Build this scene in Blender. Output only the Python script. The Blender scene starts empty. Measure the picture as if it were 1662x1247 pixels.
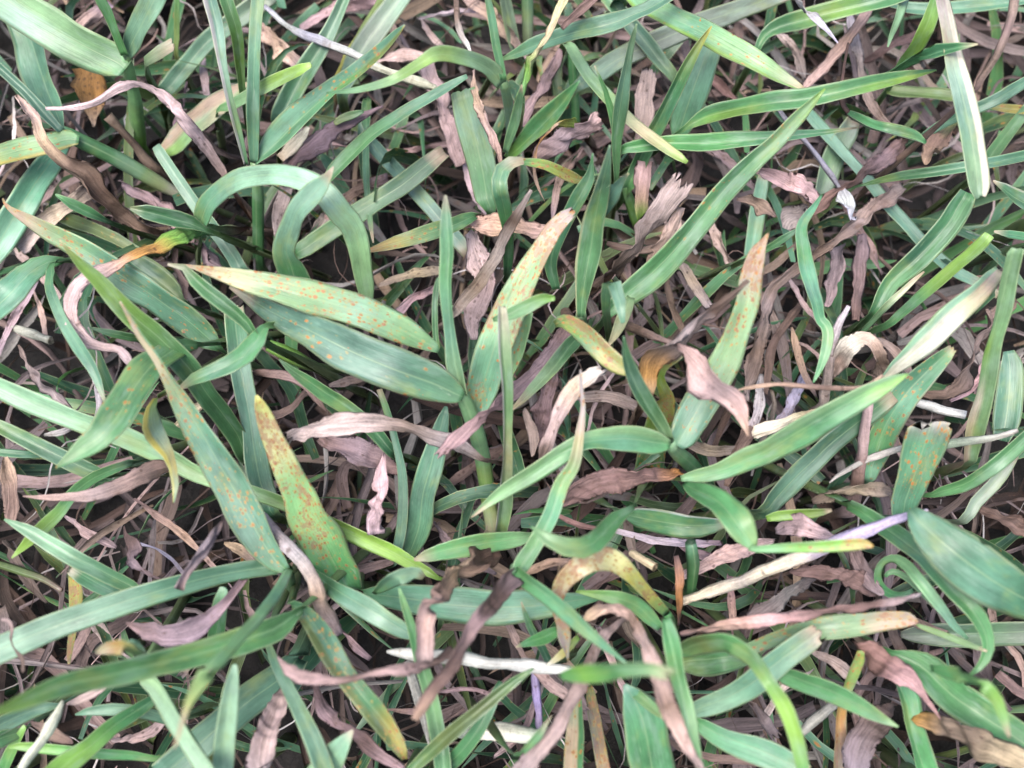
import bpy, math, random
import numpy as np
from mathutils import Vector, Matrix

# ------------------------------------------------------------------ camera, sky, sun, exposure
scene = bpy.context.scene
col = scene.collection
PITCH = math.radians(70)          # looking steeply down into the turf
DIST = 0.150                      # from the lens to the middle of the canopy
HFOV = math.radians(55)
AIM = Vector((0, 0, 0.020))
VIEW = Vector((0, math.cos(PITCH), -math.sin(PITCH)))
CAM = AIM - VIEW * DIST
cd = bpy.data.cameras.new('camera')
cam = bpy.data.objects.new('camera', cd)
col.objects.link(cam)
cam.location = CAM
cam.rotation_euler = (math.pi / 2 - PITCH, 0, 0)
cd.sensor_width = 36
cd.lens = 18 / math.tan(HFOV / 2)
cd.clip_start = 0.004
cd.clip_end = 200
cd.dof.use_dof = True
cd.dof.focus_distance = DIST + 0.002
cd.dof.aperture_fstop = 20
scene.camera = cam
scene.cycles.max_bounces = 6
scene.cycles.diffuse_bounces = 3
scene.cycles.transmission_bounces = 3
scene.cycles.glossy_bounces = 2
SOIL = -0.018                     # the soil lies this far below the thatch line

w = bpy.data.worlds.new('World')
scene.world = w
w.use_nodes = True
nt = w.node_tree
sky = nt.nodes.new('ShaderNodeTexSky')
sky.sky_type = 'NISHITA'
sky.sun_disc = False
SUN_EL, SUN_AZ = 76, 225           # degrees; azimuth clockwise from +Y
sky.sun_elevation = math.radians(SUN_EL)
sky.sun_rotation = math.radians(SUN_AZ)
sky.air_density = 1.0
sky.dust_density = 4.0
sky.ozone_density = 1.0
bg = nt.nodes['Background']
nt.links.new(sky.outputs[0], bg.inputs[0])
bg.inputs[1].default_value = 0.10
sd = bpy.data.lights.new('sun', 'SUN')
sd.energy = 1.5
sd.angle = math.radians(38)
sd.color = (1.0, 0.965, 0.94)
sun = bpy.data.objects.new('sun', sd)
col.objects.link(sun)
a, e = math.radians(SUN_AZ), math.radians(SUN_EL)
sun.rotation_euler = Vector((-math.sin(a) * math.cos(e), -math.cos(a) * math.cos(e), -math.sin(e))).to_track_quat('-Z', 'Y').to_euler()
sun.location = (0, 0, 1)
vs = scene.view_settings
vs.view_transform = 'Standard'
vs.look = 'None'
vs.gamma = 1
vs.use_curve_mapping = False
vs.exposure = 2.15

# ------------------------------------------------------------------ pixel of the photograph + height above soil -> point
PW, PH = 1662.0, 1247.0
FPX = (PW / 2) / math.tan(HFOV / 2)
CX = np.array([1.0, 0, 0])
CZ = np.array(VIEW)
CY = np.cross(CX, CZ)              # up in the picture
C0 = np.array(CAM)
def at(x, y, z):
    d = CX * ((x - PW / 2) / FPX) + CY * (-(y - PH / 2) / FPX) + CZ
    t = (z - C0[2]) / d[2]
    return C0 + d * t, t            # t is the depth along the view axis
def project(P):
    q = P - C0
    dep = q @ CZ
    return PW / 2 + FPX * (q @ CX) / dep, PH / 2 - FPX * (q @ CY) / dep, dep

# ------------------------------------------------------------------ materials
def nodes(name):
    m = bpy.data.materials.new(name)
    m.use_nodes = True
    t = m.node_tree
    t.nodes.clear()
    return m, t
class NT:
    def __init__(s, t): s.t = t
    def n(s, typ, **kw):
        o = s.t.nodes.new(typ)
        for k, v in kw.items(): setattr(o, k, v)
        return o
    def link(s, a, b): s.t.links.new(a, b)
    def val(s, sock, v):
        if isinstance(v, (int, float)): sock.default_value = v
        elif isinstance(v, tuple): sock.default_value = v
        else: s.link(v, sock)
    def math(s, op, a, b=0.0, c=0.0, clamp=False):
        o = s.n('ShaderNodeMath', operation=op, use_clamp=clamp)
        s.val(o.inputs[0], a); s.val(o.inputs[1], b); s.val(o.inputs[2], c)
        return o.outputs[0]
    def attr(s, name): return s.n('ShaderNodeAttribute', attribute_name=name)
    def maprange(s, v, a, b, c=0.0, d=1.0, smooth=True):
        o = s.n('ShaderNodeMapRange')
        if smooth: o.interpolation_type = 'SMOOTHSTEP'
        s.val(o.inputs[0], v); s.val(o.inputs[1], a); s.val(o.inputs[2], b); s.val(o.inputs[3], c); s.val(o.inputs[4], d)
        return o.outputs[0]
    def mix(s, f, a, b, blend='MIX'):
        o = s.n('ShaderNodeMix', data_type='RGBA', blend_type=blend)
        s.val(o.inputs[0], f); s.val(o.inputs[6], a); s.val(o.inputs[7], b)
        return o.outputs[2]
    def scaled(s, vec, sx, sy, sz):
        o = s.n('ShaderNodeVectorMath', operation='MULTIPLY')
        s.link(vec, o.inputs[0]); o.inputs[1].default_value = (sx, sy, sz)
        return o.outputs[0]
    def noise(s, vec, scale=1.0, detail=2.0, rough=0.5):
        o = s.n('ShaderNodeTexNoise')
        s.link(vec, o.inputs['Vector'])
        o.inputs['Scale'].default_value = scale; o.inputs['Detail'].default_value = detail; o.inputs['Roughness'].default_value = rough
        return o.outputs['Fac']

def make_leaf_material(name, dead=False):
    m, t = nodes(name)
    T = NT(t)
    out = T.n('ShaderNodeOutputMaterial')
    tint = T.attr('tint').outputs['Color']
    luv = T.attr('luv').outputs['Vector']      # x across in mm, y along in mm, z seed
    rust = T.attr('rust').outputs['Fac']
    uu = T.attr('uu').outputs['Fac']           # -1..1 across
    au = T.math('ABSOLUTE', uu)
    if not dead:
        vein = T.noise(T.scaled(luv, 6.5, 0.06, 1), 1, 2, 0.6)
        blotch = T.noise(T.scaled(luv, 0.35, 0.16, 1), 1, 3, 0.6)
        fine = T.noise(T.scaled(luv, 5, 1.6, 1), 1, 2, 0.6)
        k = T.math('ADD', T.math('MULTIPLY', vein, 0.42), T.math('MULTIPLY', blotch, 0.95))
        k = T.math('ADD', k, T.math('MULTIPLY', fine, 0.22))
        k = T.maprange(k, 0.50, 1.10, 0.55, 1.45, False)
        c = T.mix(1.0, tint, k, 'MULTIPLY')
        # paler midrib and margin, cell-poor streaks and scrapes
        rib = T.math('MULTIPLY', T.maprange(au, 0.0, 0.07, 1, 0), 0.40)
        c = T.mix(rib, c, (0.22, 0.30, 0.16, 1))
        edge = T.math('MULTIPLY', T.maprange(au, 0.84, 0.97, 0, 1), 0.55)
        c = T.mix(edge, c, (0.30, 0.36, 0.20, 1))
        st = T.noise(T.scaled(luv, 2.2, 0.22, 1), 1, 3, 0.62)
        scr = T.math('MULTIPLY', T.maprange(st, 0.66, 0.74, 0, 1), 0.34)
        c = T.mix(scr, c, (0.33, 0.39, 0.29, 1))
        yel = T.noise(T.scaled(luv, 0.22, 0.10, 1), 1, 3, 0.7)
        c = T.mix(T.math('MULTIPLY', T.maprange(yel, 0.52, 0.72, 0, 1), 0.45), c, (0.20, 0.25, 0.075, 1))
        cool = T.noise(T.scaled(luv, 0.55, 0.14, 3), 1, 3, 0.6)
        c = T.mix(T.math('MULTIPLY', T.maprange(cool, 0.50, 0.70, 0, 1), 0.30), c, (0.21, 0.30, 0.235, 1))
        # rust pustules with a yellow halo, thicker where the attribute is high
        dens = T.noise(T.scaled(luv, 0.30, 0.13, 1), 1, 2, 0.6)
        dn = T.math('MULTIPLY', rust, T.maprange(dens, 0.34, 0.62, 0.08, 1.25))
        vo = T.n('ShaderNodeTexVoronoi'); T.link(T.scaled(luv, 2.1, 1.4, 1), vo.inputs['Vector']); vo.inputs['Scale'].default_value = 1.0
        vo2 = T.n('ShaderNodeTexVoronoi'); T.link(T.scaled(luv, 4.2, 2.6, 1), vo2.inputs['Vector']); vo2.inputs['Scale'].default_value = 1.0
        sep = T.n('ShaderNodeSeparateColor'); T.link(vo.outputs['Color'], sep.inputs[0])
        on = T.math('LESS_THAN', sep.outputs[0], T.math('MULTIPLY', dn, 0.85))
        wob = T.math('MULTIPLY', T.math('SUBTRACT', fine, 0.5), 0.85)
        d1 = T.math('ADD', vo.outputs['Distance'], wob)
        rad = T.math('ADD', 0.08, T.math('MULTIPLY', sep.outputs[1], 0.38))
        core = T.math('MULTIPLY', T.maprange(T.math('SUBTRACT', d1, rad), -0.09, 0.04, 1, 0), on)
        halo = T.math('MULTIPLY', T.maprange(T.math('SUBTRACT', d1, rad), -0.04, 0.40, 1, 0), on)
        d2 = T.math('ADD', vo2.outputs['Distance'], wob)
        sep2 = T.n('ShaderNodeSeparateColor'); T.link(vo2.outputs['Color'], sep2.inputs[0])
        on2 = T.math('LESS_THAN', sep2.outputs[0], T.math('MULTIPLY', dn, 0.5))
        core2 = T.math('MULTIPLY', T.maprange(d2, 0.18, 0.36, 1, 0), on2)
        pale = T.math('MULTIPLY', T.maprange(dn, 0.35, 1.1, 0, 1), 0.22)
        c = T.mix(pale, c, (0.25, 0.26, 0.10, 1))
        c = T.mix(T.math('MULTIPLY', halo, 0.55), c, (0.31, 0.23, 0.06, 1))
        rc = T.mix(sep.outputs[2], (0.36, 0.135, 0.035, 1), (0.19, 0.085, 0.05, 1))
        c = T.mix(T.math('MULTIPLY', T.math('MAXIMUM', core, T.math('MULTIPLY', core2, 0.8)), 0.85), c, rc)
        # merged lesions where the infection is heavy
        ln = T.noise(T.scaled(luv, 0.85, 0.55, 1), 1, 4, 0.7)
        les = T.maprange(T.math('ADD', ln, T.math('MULTIPLY', dn, 0.22)), 0.72, 0.80, 0, 1)
        les = T.math('MULTIPLY', les, T.maprange(rust, 0.25, 0.6, 0, 1))
        c = T.mix(T.math('MULTIPLY', les, 0.65), c, T.mix(fine, (0.30, 0.17, 0.10, 1), (0.17, 0.075, 0.05, 1)))
        h = T.math('ADD', T.math('MULTIPLY', vein, 1.0), T.math('MULTIPLY', core, 0.5))
        h = T.math('ADD', h, T.math('MULTIPLY', fine, 0.25))
        bs, bd, rough, spec, tr = 0.5, 0.00014, 0.42, 0.50, 0.26
    else:
        fib = T.maprange(T.noise(T.scaled(luv, 4.2, 0.12, 1), 1, 4, 0.7), 0.30, 0.70, 0.32, 0.72)
        blotch = T.noise(T.scaled(luv, 0.55, 0.22, 1), 1, 4, 0.65)
        fine = T.noise(T.scaled(luv, 5.0, 2.4, 1), 1, 4, 0.75)
        k = T.math('ADD', T.math('MULTIPLY', fib, 0.9), T.math('MULTIPLY', blotch, 0.8))
        k = T.math('ADD', k, T.math('MULTIPLY', fine, 0.60))
        k = T.maprange(k, 0.74, 1.42, 0.34, 1.66, False)
        c = T.mix(1.0, tint, k, 'MULTIPLY')
        pl = T.maprange(T.noise(T.scaled(luv, 0.8, 0.12, 1), 1, 3, 0.6), 0.52, 0.7, 0, 0.55)
        c = T.mix(pl, c, T.mix(1.0, tint, (1.65, 1.62, 1.7, 1), 'MULTIPLY'))
        wv = T.noise(T.scaled(luv, 0.35, 0.3, 1), 1, 3, 0.7)
        c = T.mix(T.maprange(wv, 0.58, 0.75, 0, 0.5), c, (0.10, 0.055, 0.035, 1))
        vo = T.n('ShaderNodeTexVoronoi'); T.link(T.scaled(luv, 1.5, 1.0, 1), vo.inputs['Vector']); vo.inputs['Scale'].default_value = 1.0
        sep = T.n('ShaderNodeSeparateColor'); T.link(vo.outputs['Color'], sep.inputs[0])
        on = T.math('LESS_THAN', sep.outputs[0], T.math('ADD', 0.06, T.math('MULTIPLY', rust, 0.9)))
        sp = T.math('MULTIPLY', T.maprange(T.math('ADD', vo.outputs['Distance'], T.math('MULTIPLY', fine, 0.25)), 0.26, 0.56, 1, 0), on)
        c = T.mix(T.math('MULTIPLY', sp, 0.62), c, (0.055, 0.03, 0.022, 1))
        h = T.math('ADD', T.math('MULTIPLY', fib, 1.2), T.math('ADD', T.math('MULTIPLY', blotch, 0.8), T.math('MULTIPLY', fine, 0.4)))
        bs, bd, rough, spec, tr = 0.7, 0.0004, 0.62, 0.30, 0.16
    bump = T.n('ShaderNodeBump')
    bump.inputs['Strength'].default_value = bs
    bump.inputs['Distance'].default_value = bd
    T.link(h, bump.inputs['Height'])
    p = T.n('ShaderNodeBsdfPrincipled')
    T.link(c, p.inputs['Base Color'])
    p.inputs['Roughness'].default_value = rough
    p.inputs['Specular IOR Level'].default_value = spec
    T.link(bump.outputs[0], p.inputs['Normal'])
    tl = T.n('ShaderNodeBsdfTranslucent')
    T.link(T.mix(1.0, c, (1.15, 1.25, 0.75, 1) if not dead else (1.1, 1.0, 0.85, 1), 'MULTIPLY'), tl.inputs['Color'])
    ms = T.n('ShaderNodeMixShader')
    ms.inputs[0].default_value = tr
    T.link(p.outputs[0], ms.inputs[1]); T.link(tl.outputs[0], ms.inputs[2])
    T.link(ms.outputs[0], out.inputs['Surface'])
    return m
M_LIVE = make_leaf_material('living_grass')
M_DEAD = make_leaf_material('withered_grass', True)

def soil_material():
    m, t = nodes('shade_toned_soil')
    T = NT(t)
    out = T.n('ShaderNodeOutputMaterial')
    g = T.n('ShaderNodeNewGeometry')
    n1 = T.noise(g.outputs['Position'], 300, 5, 0.7)
    n2 = T.noise(g.outputs['Position'], 60, 3, 0.6)
    c = T.mix(T.maprange(n1, 0.3, 0.7), (0.002, 0.0018, 0.002, 1), (0.013, 0.011, 0.011, 1))  # near black base colour, lowered to put gap shade into the soil
    c = T.mix(T.maprange(n2, 0.4, 0.7, 0, 0.6), c, (0.006, 0.005, 0.005, 1))
    b = T.n('ShaderNodeBump'); b.inputs['Strength'].default_value = 0.9; b.inputs['Distance'].default_value = 0.002
    T.link(n1, b.inputs['Height'])
    p = T.n('ShaderNodeBsdfPrincipled'); T.link(c, p.inputs['Base Color']); p.inputs['Roughness'].default_value = 0.85
    T.link(b.outputs[0], p.inputs['Normal']); T.link(p.outputs[0], out.inputs['Surface'])
    return m
M_SOIL = soil_material()

# real base colours (linear)
PAL = dict(mint=(.160,.275,.180), bg=(.078,.176,.108), g=(.060,.162,.062), dg=(.034,.100,.050), yg=(.135,.240,.045),
           lg=(.135,.238,.112), ol=(.085,.115,.040), yel=(.290,.255,.060), org=(.300,.150,.045), tan=(.290,.210,.150),
           str=(.330,.290,.180), cream=(.390,.355,.285), pink=(.268,.190,.178), mv=(.198,.154,.158), br=(.122,.082,.068),
           db=(.050,.030,.024), lil=(.265,.235,.295), pur=(.235,.210,.320), gry=(.230,.215,.205), pale=(.33,.305,.30), dull=(.120,.155,.115))

# ------------------------------------------------------------------ mesh of one leaf, blade, dead leaf or stalk
def catmull(P, n):
    P = np.asarray(P, float)
    if len(P) == 2: P = np.vstack([P[0], (P[0] + P[1]) / 2, P[1]])
    d = np.sqrt(np.linalg.norm(np.diff(P[:, :3], axis=0), axis=1)) + 1e-9
    t = np.concatenate([[0], np.cumsum(d)])
    # chordal Hermite spline
    m = np.zeros_like(P)
    m[1:-1] = (P[2:] - P[:-2]) / (t[2:] - t[:-2])[:, None]
    m[0] = (P[1] - P[0]) / d[0]; m[-1] = (P[-1] - P[-2]) / d[-1]
    L = np.concatenate([[0], np.cumsum(np.linalg.norm(np.diff(P[:, :3], axis=0), axis=1))])
    q = np.interp(np.linspace(0, L[-1], n), L, t)
    i = np.clip(np.searchsorted(t, q, 'right') - 1, 0, len(P) - 2)
    h = d[i]; s = ((q - t[i]) / h)[:, None]; h = h[:, None]
    s2, s3 = s * s, s * s * s
    return (2*s3-3*s2+1)*P[i] + (s3-2*s2+s)*h*m[i] + (-2*s3+3*s2)*P[i+1] + (s3-s2)*h*m[i+1]

def smooth_noise(rng, n, cells):
    k = max(2, int(cells) + 2)
    v = rng.normal(0, 1, k)
    x = np.linspace(0, k - 1.001, n)
    i = x.astype(int); f = x - i; f = f * f * (3 - 2 * f)
    return v[i] * (1 - f) + v[np.minimum(i + 1, k - 1)] * f

REF = np.array([0, -0.36, 1.0]); REF /= np.linalg.norm(REF)
def nrm(a): return a / (np.linalg.norm(a, axis=-1, keepdims=True) + 1e-12)

def mesh_from(name, V, F, tint, luv, rust, uu, mat):
    me = bpy.data.meshes.new(name)
    me.from_pydata(V.tolist() if hasattr(V, 'tolist') else V, [], F)
    n = len(V)
    ca = me.attributes.new('tint', 'FLOAT_COLOR', 'POINT')
    ca.data.foreach_set('color', np.hstack([tint, np.ones((n, 1))]).astype(np.float32).ravel())
    va = me.attributes.new('luv', 'FLOAT_VECTOR', 'POINT')
    va.data.foreach_set('vector', luv.astype(np.float32).ravel())
    ra = me.attributes.new('rust', 'FLOAT', 'POINT'); ra.data.foreach_set('value', rust.astype(np.float32))
    ua = me.attributes.new('uu', 'FLOAT', 'POINT'); ua.data.foreach_set('value', uu.astype(np.float32))
    me.polygons.foreach_set('use_smooth', [True] * len(me.polygons))
    me.materials.append(mat)
    me.update()
    return me

SEED = [11]
def ribbon(name, pts, zs, colors, kind='g', rust=0.0, rust_tip=None, fold=None, curl=None, roll=None, twist=0.0,
           rag_end=0.0, rag_start=0.0, root=True, split=None, wob=None, tube=False):
    """pts: (x, y, width) in pixels of the photograph, base to tip; zs: heights in mm along the length."""
    SEED[0] += 1
    rng = np.random.default_rng(SEED[0] * 7919)
    dead = kind in 'ds'
    pts = np.asarray(pts, float)
    L = np.concatenate([[0], np.cumsum(np.hypot(*np.diff(pts[:, :2], axis=0).T))])
    s = L / L[-1]
    z = np.interp(s, np.linspace(0, 1, len(zs)), zs) * 0.001
    P = []
    for (x, y, wd), zz in zip(pts, z):
        p, t = at(x, y, zz)
        P.append([*p, wd * (0.98 if dead else 0.94) * t / FPX, 0.0])
    P = np.array(P)
    # the hidden foot: the blade goes on down to the soil as a rolled sheath
    if root:
        t0 = P[0, :3] - P[1, :3]; t0[2] = 0; t0 = t0 / (np.linalg.norm(t0) + 1e-9)
        dr = np.array([0, 0.34, -1.0]) + 0.22 * t0 + np.array([rng.normal(0, .06), 0, 0])
        sc = z[0] - SOIL + 0.001
        wf = min(max(P[0, 3] * 0.7, 0.0012), 0.0022)
        tail = []
        for f in (1.0, 0.66, 0.33):
            q = P[0, :3] + dr * sc * f
            tail.append([*q, wf, 1.0])
        P = np.vstack([tail, P])
    plen = L[-1] + (60 if root else 0)
    n = int(np.clip(plen / (7.0 if not dead else 4.5), 14, 64 if not dead else 90))
    nu = 9 if pts[:, 2].max() > 22 else 7
    if rag_end or rag_start: nu = 13
    R = catmull(P, n)
    C = R[:, :3]; W = np.maximum(R[:, 3], 0.00012); tl = np.clip(R[:, 4], 0, 1)
    T = nrm(np.gradient(C, axis=0))
    N = REF - (T @ REF)[:, None] * T
    bad = np.linalg.norm(N, axis=1) < 0.25
    N[bad] += np.array([0, -0.5, 0.0])
    N = nrm(N - np.sum(N * T, axis=1, keepdims=True) * T)
    if roll is None: roll = rng.uniform(-16, 16) if not dead else rng.uniform(-22, 22)
    rl = np.full(n, math.radians(roll)) + np.radians(twist) * np.linspace(-.5, .5, n)
    rl = rl + np.radians(9 if not dead else 38) * smooth_noise(rng, n, plen / (90 if not dead else 55))
    if tube: rl = rl * 0
    rl = np.clip(rl, -1.05, 1.05) if abs(twist) < 60 else rl
    B = np.cross(T, N)
    cr, sr = np.cos(rl)[:, None], np.sin(rl)[:, None]
    B, N = B * cr + N * sr, N * cr - B * sr
    W = W / np.maximum(np.cos(rl), 0.8)
    lenmm = np.concatenate([[0], np.cumsum(np.linalg.norm(np.diff(C, axis=0), axis=1))]) * 1000
    if wob is None: wob = 0.05 if not dead else 0.15
    if fold is None: fold = rng.uniform(0.18, 0.45) if not dead else rng.uniform(-0.65, 0.65)
    if curl is None: curl = rng.uniform(0.1, 0.6) if not dead else rng.uniform(0.2, 1.3)
    cu = curl * np.ones(n)
    if dead: cu = cu * (1 + 0.6 * smooth_noise(rng, n, plen / 45))
    if tube: cu = np.full(n, 5.6)
    cu = cu * (1 - tl) + 5.4 * tl
    cu = np.clip(cu, 0.05, 5.6)
    u = np.linspace(-1, 1, nu)
    eL = 1 + wob * smooth_noise(rng, n, lenmm[-1] / (3.0 if dead else 5.0))
    eR = 1 + wob * smooth_noise(rng, n, lenmm[-1] / (3.0 if dead else 5.0))
    if dead:
        eL = eL + rng.normal(0, 0.035, n); eR = eR + rng.normal(0, 0.035, n)
    ang = 0.5 * cu[:, None] * u[None, :]
    chord = np.where(cu < math.pi, 2 * np.sin(np.minimum(cu, math.pi) / 2), 2.0)
    r = W / chord
    X = r[:, None] * np.sin(ang)
    Z = r[:, None] * (1 - np.cos(ang)) * (-1 if tube else 1)
    X = X * np.where(u[None, :] < 0, eL[:, None], eR[:, None])
    au = np.sqrt(u * u + 0.006) - math.sqrt(0.006)
    Z = Z + (fold * (1 - tl))[:, None] * 0.5 * W[:, None] * au[None, :]
    Z = Z - 0.5 * (Z.min(axis=1) + Z.max(axis=1))[:, None]
    # wavy surface
    wav = 0.035 if not dead else 0.10
    for k in range(2):
        ph = rng.uniform(0, 6.28); fr = rng.uniform(0.25, 0.6) * (1.8 if dead else 1)
        Z = Z + wav * W[:, None] * np.sin(lenmm[:, None] * fr + ph + u[None, :] * rng.uniform(-2, 2)) * (np.abs(u)[None, :]) * (1 - tl[:, None])
    if dead and not tube:          # crumpled, papery relief
        for k in range(4):
            a1, a2, a3 = rng.uniform(1.0, 3.2), rng.uniform(-5, 5), rng.uniform(0, 6.28)
            Z = Z + 0.034 * (0.9 + 0.7 * smooth_noise(rng, n, lenmm[-1] / 4))[:, None] * np.minimum(W, 0.003)[:, None] * np.sin(lenmm[:, None] * a1 + a2 * u[None, :] + a3 + 2.0 * np.sin(lenmm[:, None] * 0.45 + k)) * (1 - tl[:, None])
    S = np.zeros_like(X)
    def ragged(amount, end):
        teeth = rng.uniform(-1, 0.25, nu) * amount * 0.00055
        w8 = np.exp(-((lenmm[-1] - lenmm) if end else lenmm) / 1.3)[:, None]
        return teeth[None, :] * w8 * (1 if end else -1)
    if rag_end: S = S + ragged(rag_end, True)
    if rag_start: S = S + ragged(rag_start, False)
    top = C[:, None, :] + B[:, None, :] * X[..., None] + N[:, None, :] * Z[..., None] + T[:, None, :] * S[..., None]
    th = (0.00016 if not dead else 0.00012) * np.sqrt(np.maximum(1 - u * u, 0))
    if not dead: th = th + 0.00022 * np.exp(-(u / 0.16) ** 2)
    thn = np.minimum(th[None, :], W[:, None] * 0.25)
    bot = (top - N[:, None, :] * thn[..., None])[:, 1:-1]
    row = nu + nu - 2
    V = np.concatenate([top, bot], axis=1).reshape(-1, 3)
    ring = list(range(nu)) + list(range(row - 1, nu - 1, -1))
    F = []
    for i in range(n - 1):
        a, b = i * row, (i + 1) * row
        for j in range(row):
            p, q = ring[j], ring[(j + 1) % row]
            F.append((a + p, a + q, b + q, b + p))
    F.append([ring[j] for j in range(row)][::-1])
    F.append([(n - 1) * row + ring[j] for j in range(row)])
    # colours along the length
    vis = np.clip((lenmm - lenmm[np.argmax(tl < 0.02)]) / max(lenmm[-1] - lenmm[np.argmax(tl < 0.02)], 1e-6), 0, 1)
    stops = np.array([PAL[c] for c in colors])
    jit = rng.uniform(0.74, 1.24) if not dead else rng.uniform(0.68, 1.35)
    hue = rng.normal(0, 0.05, 3)
    def ramp(st):
        if len(st) == 1: st = np.vstack([st, st])
        xs = np.linspace(0, 1, len(st))
        return np.stack([np.interp(vis, xs, st[:, k]) for k in range(3)], axis=1)
    if len(stops) > 1:
        vis = np.clip(vis + 0.02 * smooth_noise(rng, n, 14), 0, 1)
    ct = ramp(stops) * jit * (1 + hue)
    if not dead and not tube and rng.uniform() < 0.4 and len(colors) < 6:
        wt_ = (np.clip((vis - rng.uniform(0.86, 0.93)) / 0.06, 0, 1) * 0.85)[:, None]
        ct = ct * (1 - wt_) + np.array(PAL['tan']) * wt_
    foot = np.array([.10, .135, .055]) if not dead else np.array([.15, .10, .075])
    ct = ct * (1 - tl[:, None]) + foot * tl[:, None]
    uall = np.concatenate([u, u[1:-1]])
    tint = np.repeat(ct[:, None, :], row, axis=1)
    if split is not None:
        side, cname, lim = split
        wt = np.clip((uall * side - lim) / 0.12, 0, 1)[None, :, None] * (1 - tl)[:, None, None]
        tint = tint * (1 - wt) + np.array(PAL[cname]) * wt
    rt = rust if rust_tip is None else rust_tip
    rr = np.interp(vis, [0, 0.15, 1], [rust * 0.25, rust, rt]) * (1 - tl)
    luv = np.stack([np.repeat(uall[None, :], n, 0) * (W * 500)[:, None], np.repeat(lenmm[:, None], row, 1), np.full((n, row), (SEED[0] * 13.7) % 500)], axis=-1)
    return mesh_from(name, V, F, tint.reshape(-1, 3), luv.reshape(-1, 3), np.repeat(rr, row), np.tile(uall, n), M_DEAD if dead else M_LIVE), C

# ------------------------------------------------------------------ the table reader
KIND = dict(g=('grass_plant', 'grass', 'single green grass plants'),
            d=('dead_leaf', 'dead leaf', 'withered brown leaves in the turf'),
            s=('dry_stalk', 'dry stalk', 'dry stalks lying among the leaves'),
            t=('grass_stalk', 'grass stalk', 'bare green grass stalks'))
def num(v):
    try: return float(v)
    except ValueError: return v
def parse(line):
    head, label, colors, zs, opts, pts = [q.strip() for q in line.split('|')]
    P = [tuple(float(v) for v in q.split(',')) for q in pts.split()]
    kw = {}
    rev = False
    for o in opts.split():
        if o == 'rev': rev = True
        elif o == 'noroot': kw['root'] = False
        elif o == 'tube': kw['tube'] = True
        else:
            k, v = o.split('=')
            if k == 'split':
                sd_, cn, lim = v.split(':'); kw['split'] = (float(sd_), cn, float(lim))
            else: kw[k] = float(v)
    Z = [float(v) for v in zs.split(',')]
    if rev: P = P[::-1]
    return head, label, colors.split(','), Z, kw, P
NEAR = []                          # where the described plants stand, to describe small scraps beside them
def build_table(text):
    shoot = None
    for line in text.strip().splitlines():
        line = line.strip()
        if not line or line.startswith('#'): continue
        if line.startswith('SHOOT'):
            _, label, pos = [q.strip() for q in line.split('|')]
            x, y, zz = [float(v) for v in pos.split(',')]
            shoot = bpy.data.objects.new('grass_shoot', None)
            shoot.empty_display_size = 0.005
            shoot.location = Vector(at(x, y, zz * 0.001)[0])
            shoot['label'] = label; shoot['category'] = 'grass shoot'; shoot['group'] = 'leafy grass shoots'
            col.objects.link(shoot)
            continue
        if line == 'END': shoot = None; continue
        head, label, colors, Z, kw, P = parse(line)
        if shoot is not None:
            k = {'l': 'g', 'w': 'd', 'm': 'g'}[head]
            if head == 'm': kw['tube'] = True
            else: kw['root'] = kw.get('root', False)
            nm = {'l': 'leaf', 'w': 'withered_leaf', 'm': 'stem'}[head]
            me, C = ribbon(nm, P, Z, colors, k, **kw)
            o = bpy.data.objects.new(nm, me)
            col.objects.link(o)
            me.transform(Matrix.Translation(-shoot.location))
            o.parent = shoot
            if label: o['label'] = label
        else:
            k = 'g' if head == 't' else head
            if head in 'ts': kw['tube'] = True
            nm, cat, grp = KIND[head]
            me, C = ribbon(nm, P, Z, colors, k, **kw)
            base = Vector(C[0])
            me.transform(Matrix.Translation(-base))
            o = bpy.data.objects.new(nm, me)
            o.location = base
            col.objects.link(o)
            o['label'] = label; o['category'] = cat; o['group'] = grp
            if 'noroot' not in line or head != 'd': NEAR.append((np.mean(np.array(P)[:, :2], axis=0), label))
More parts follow.
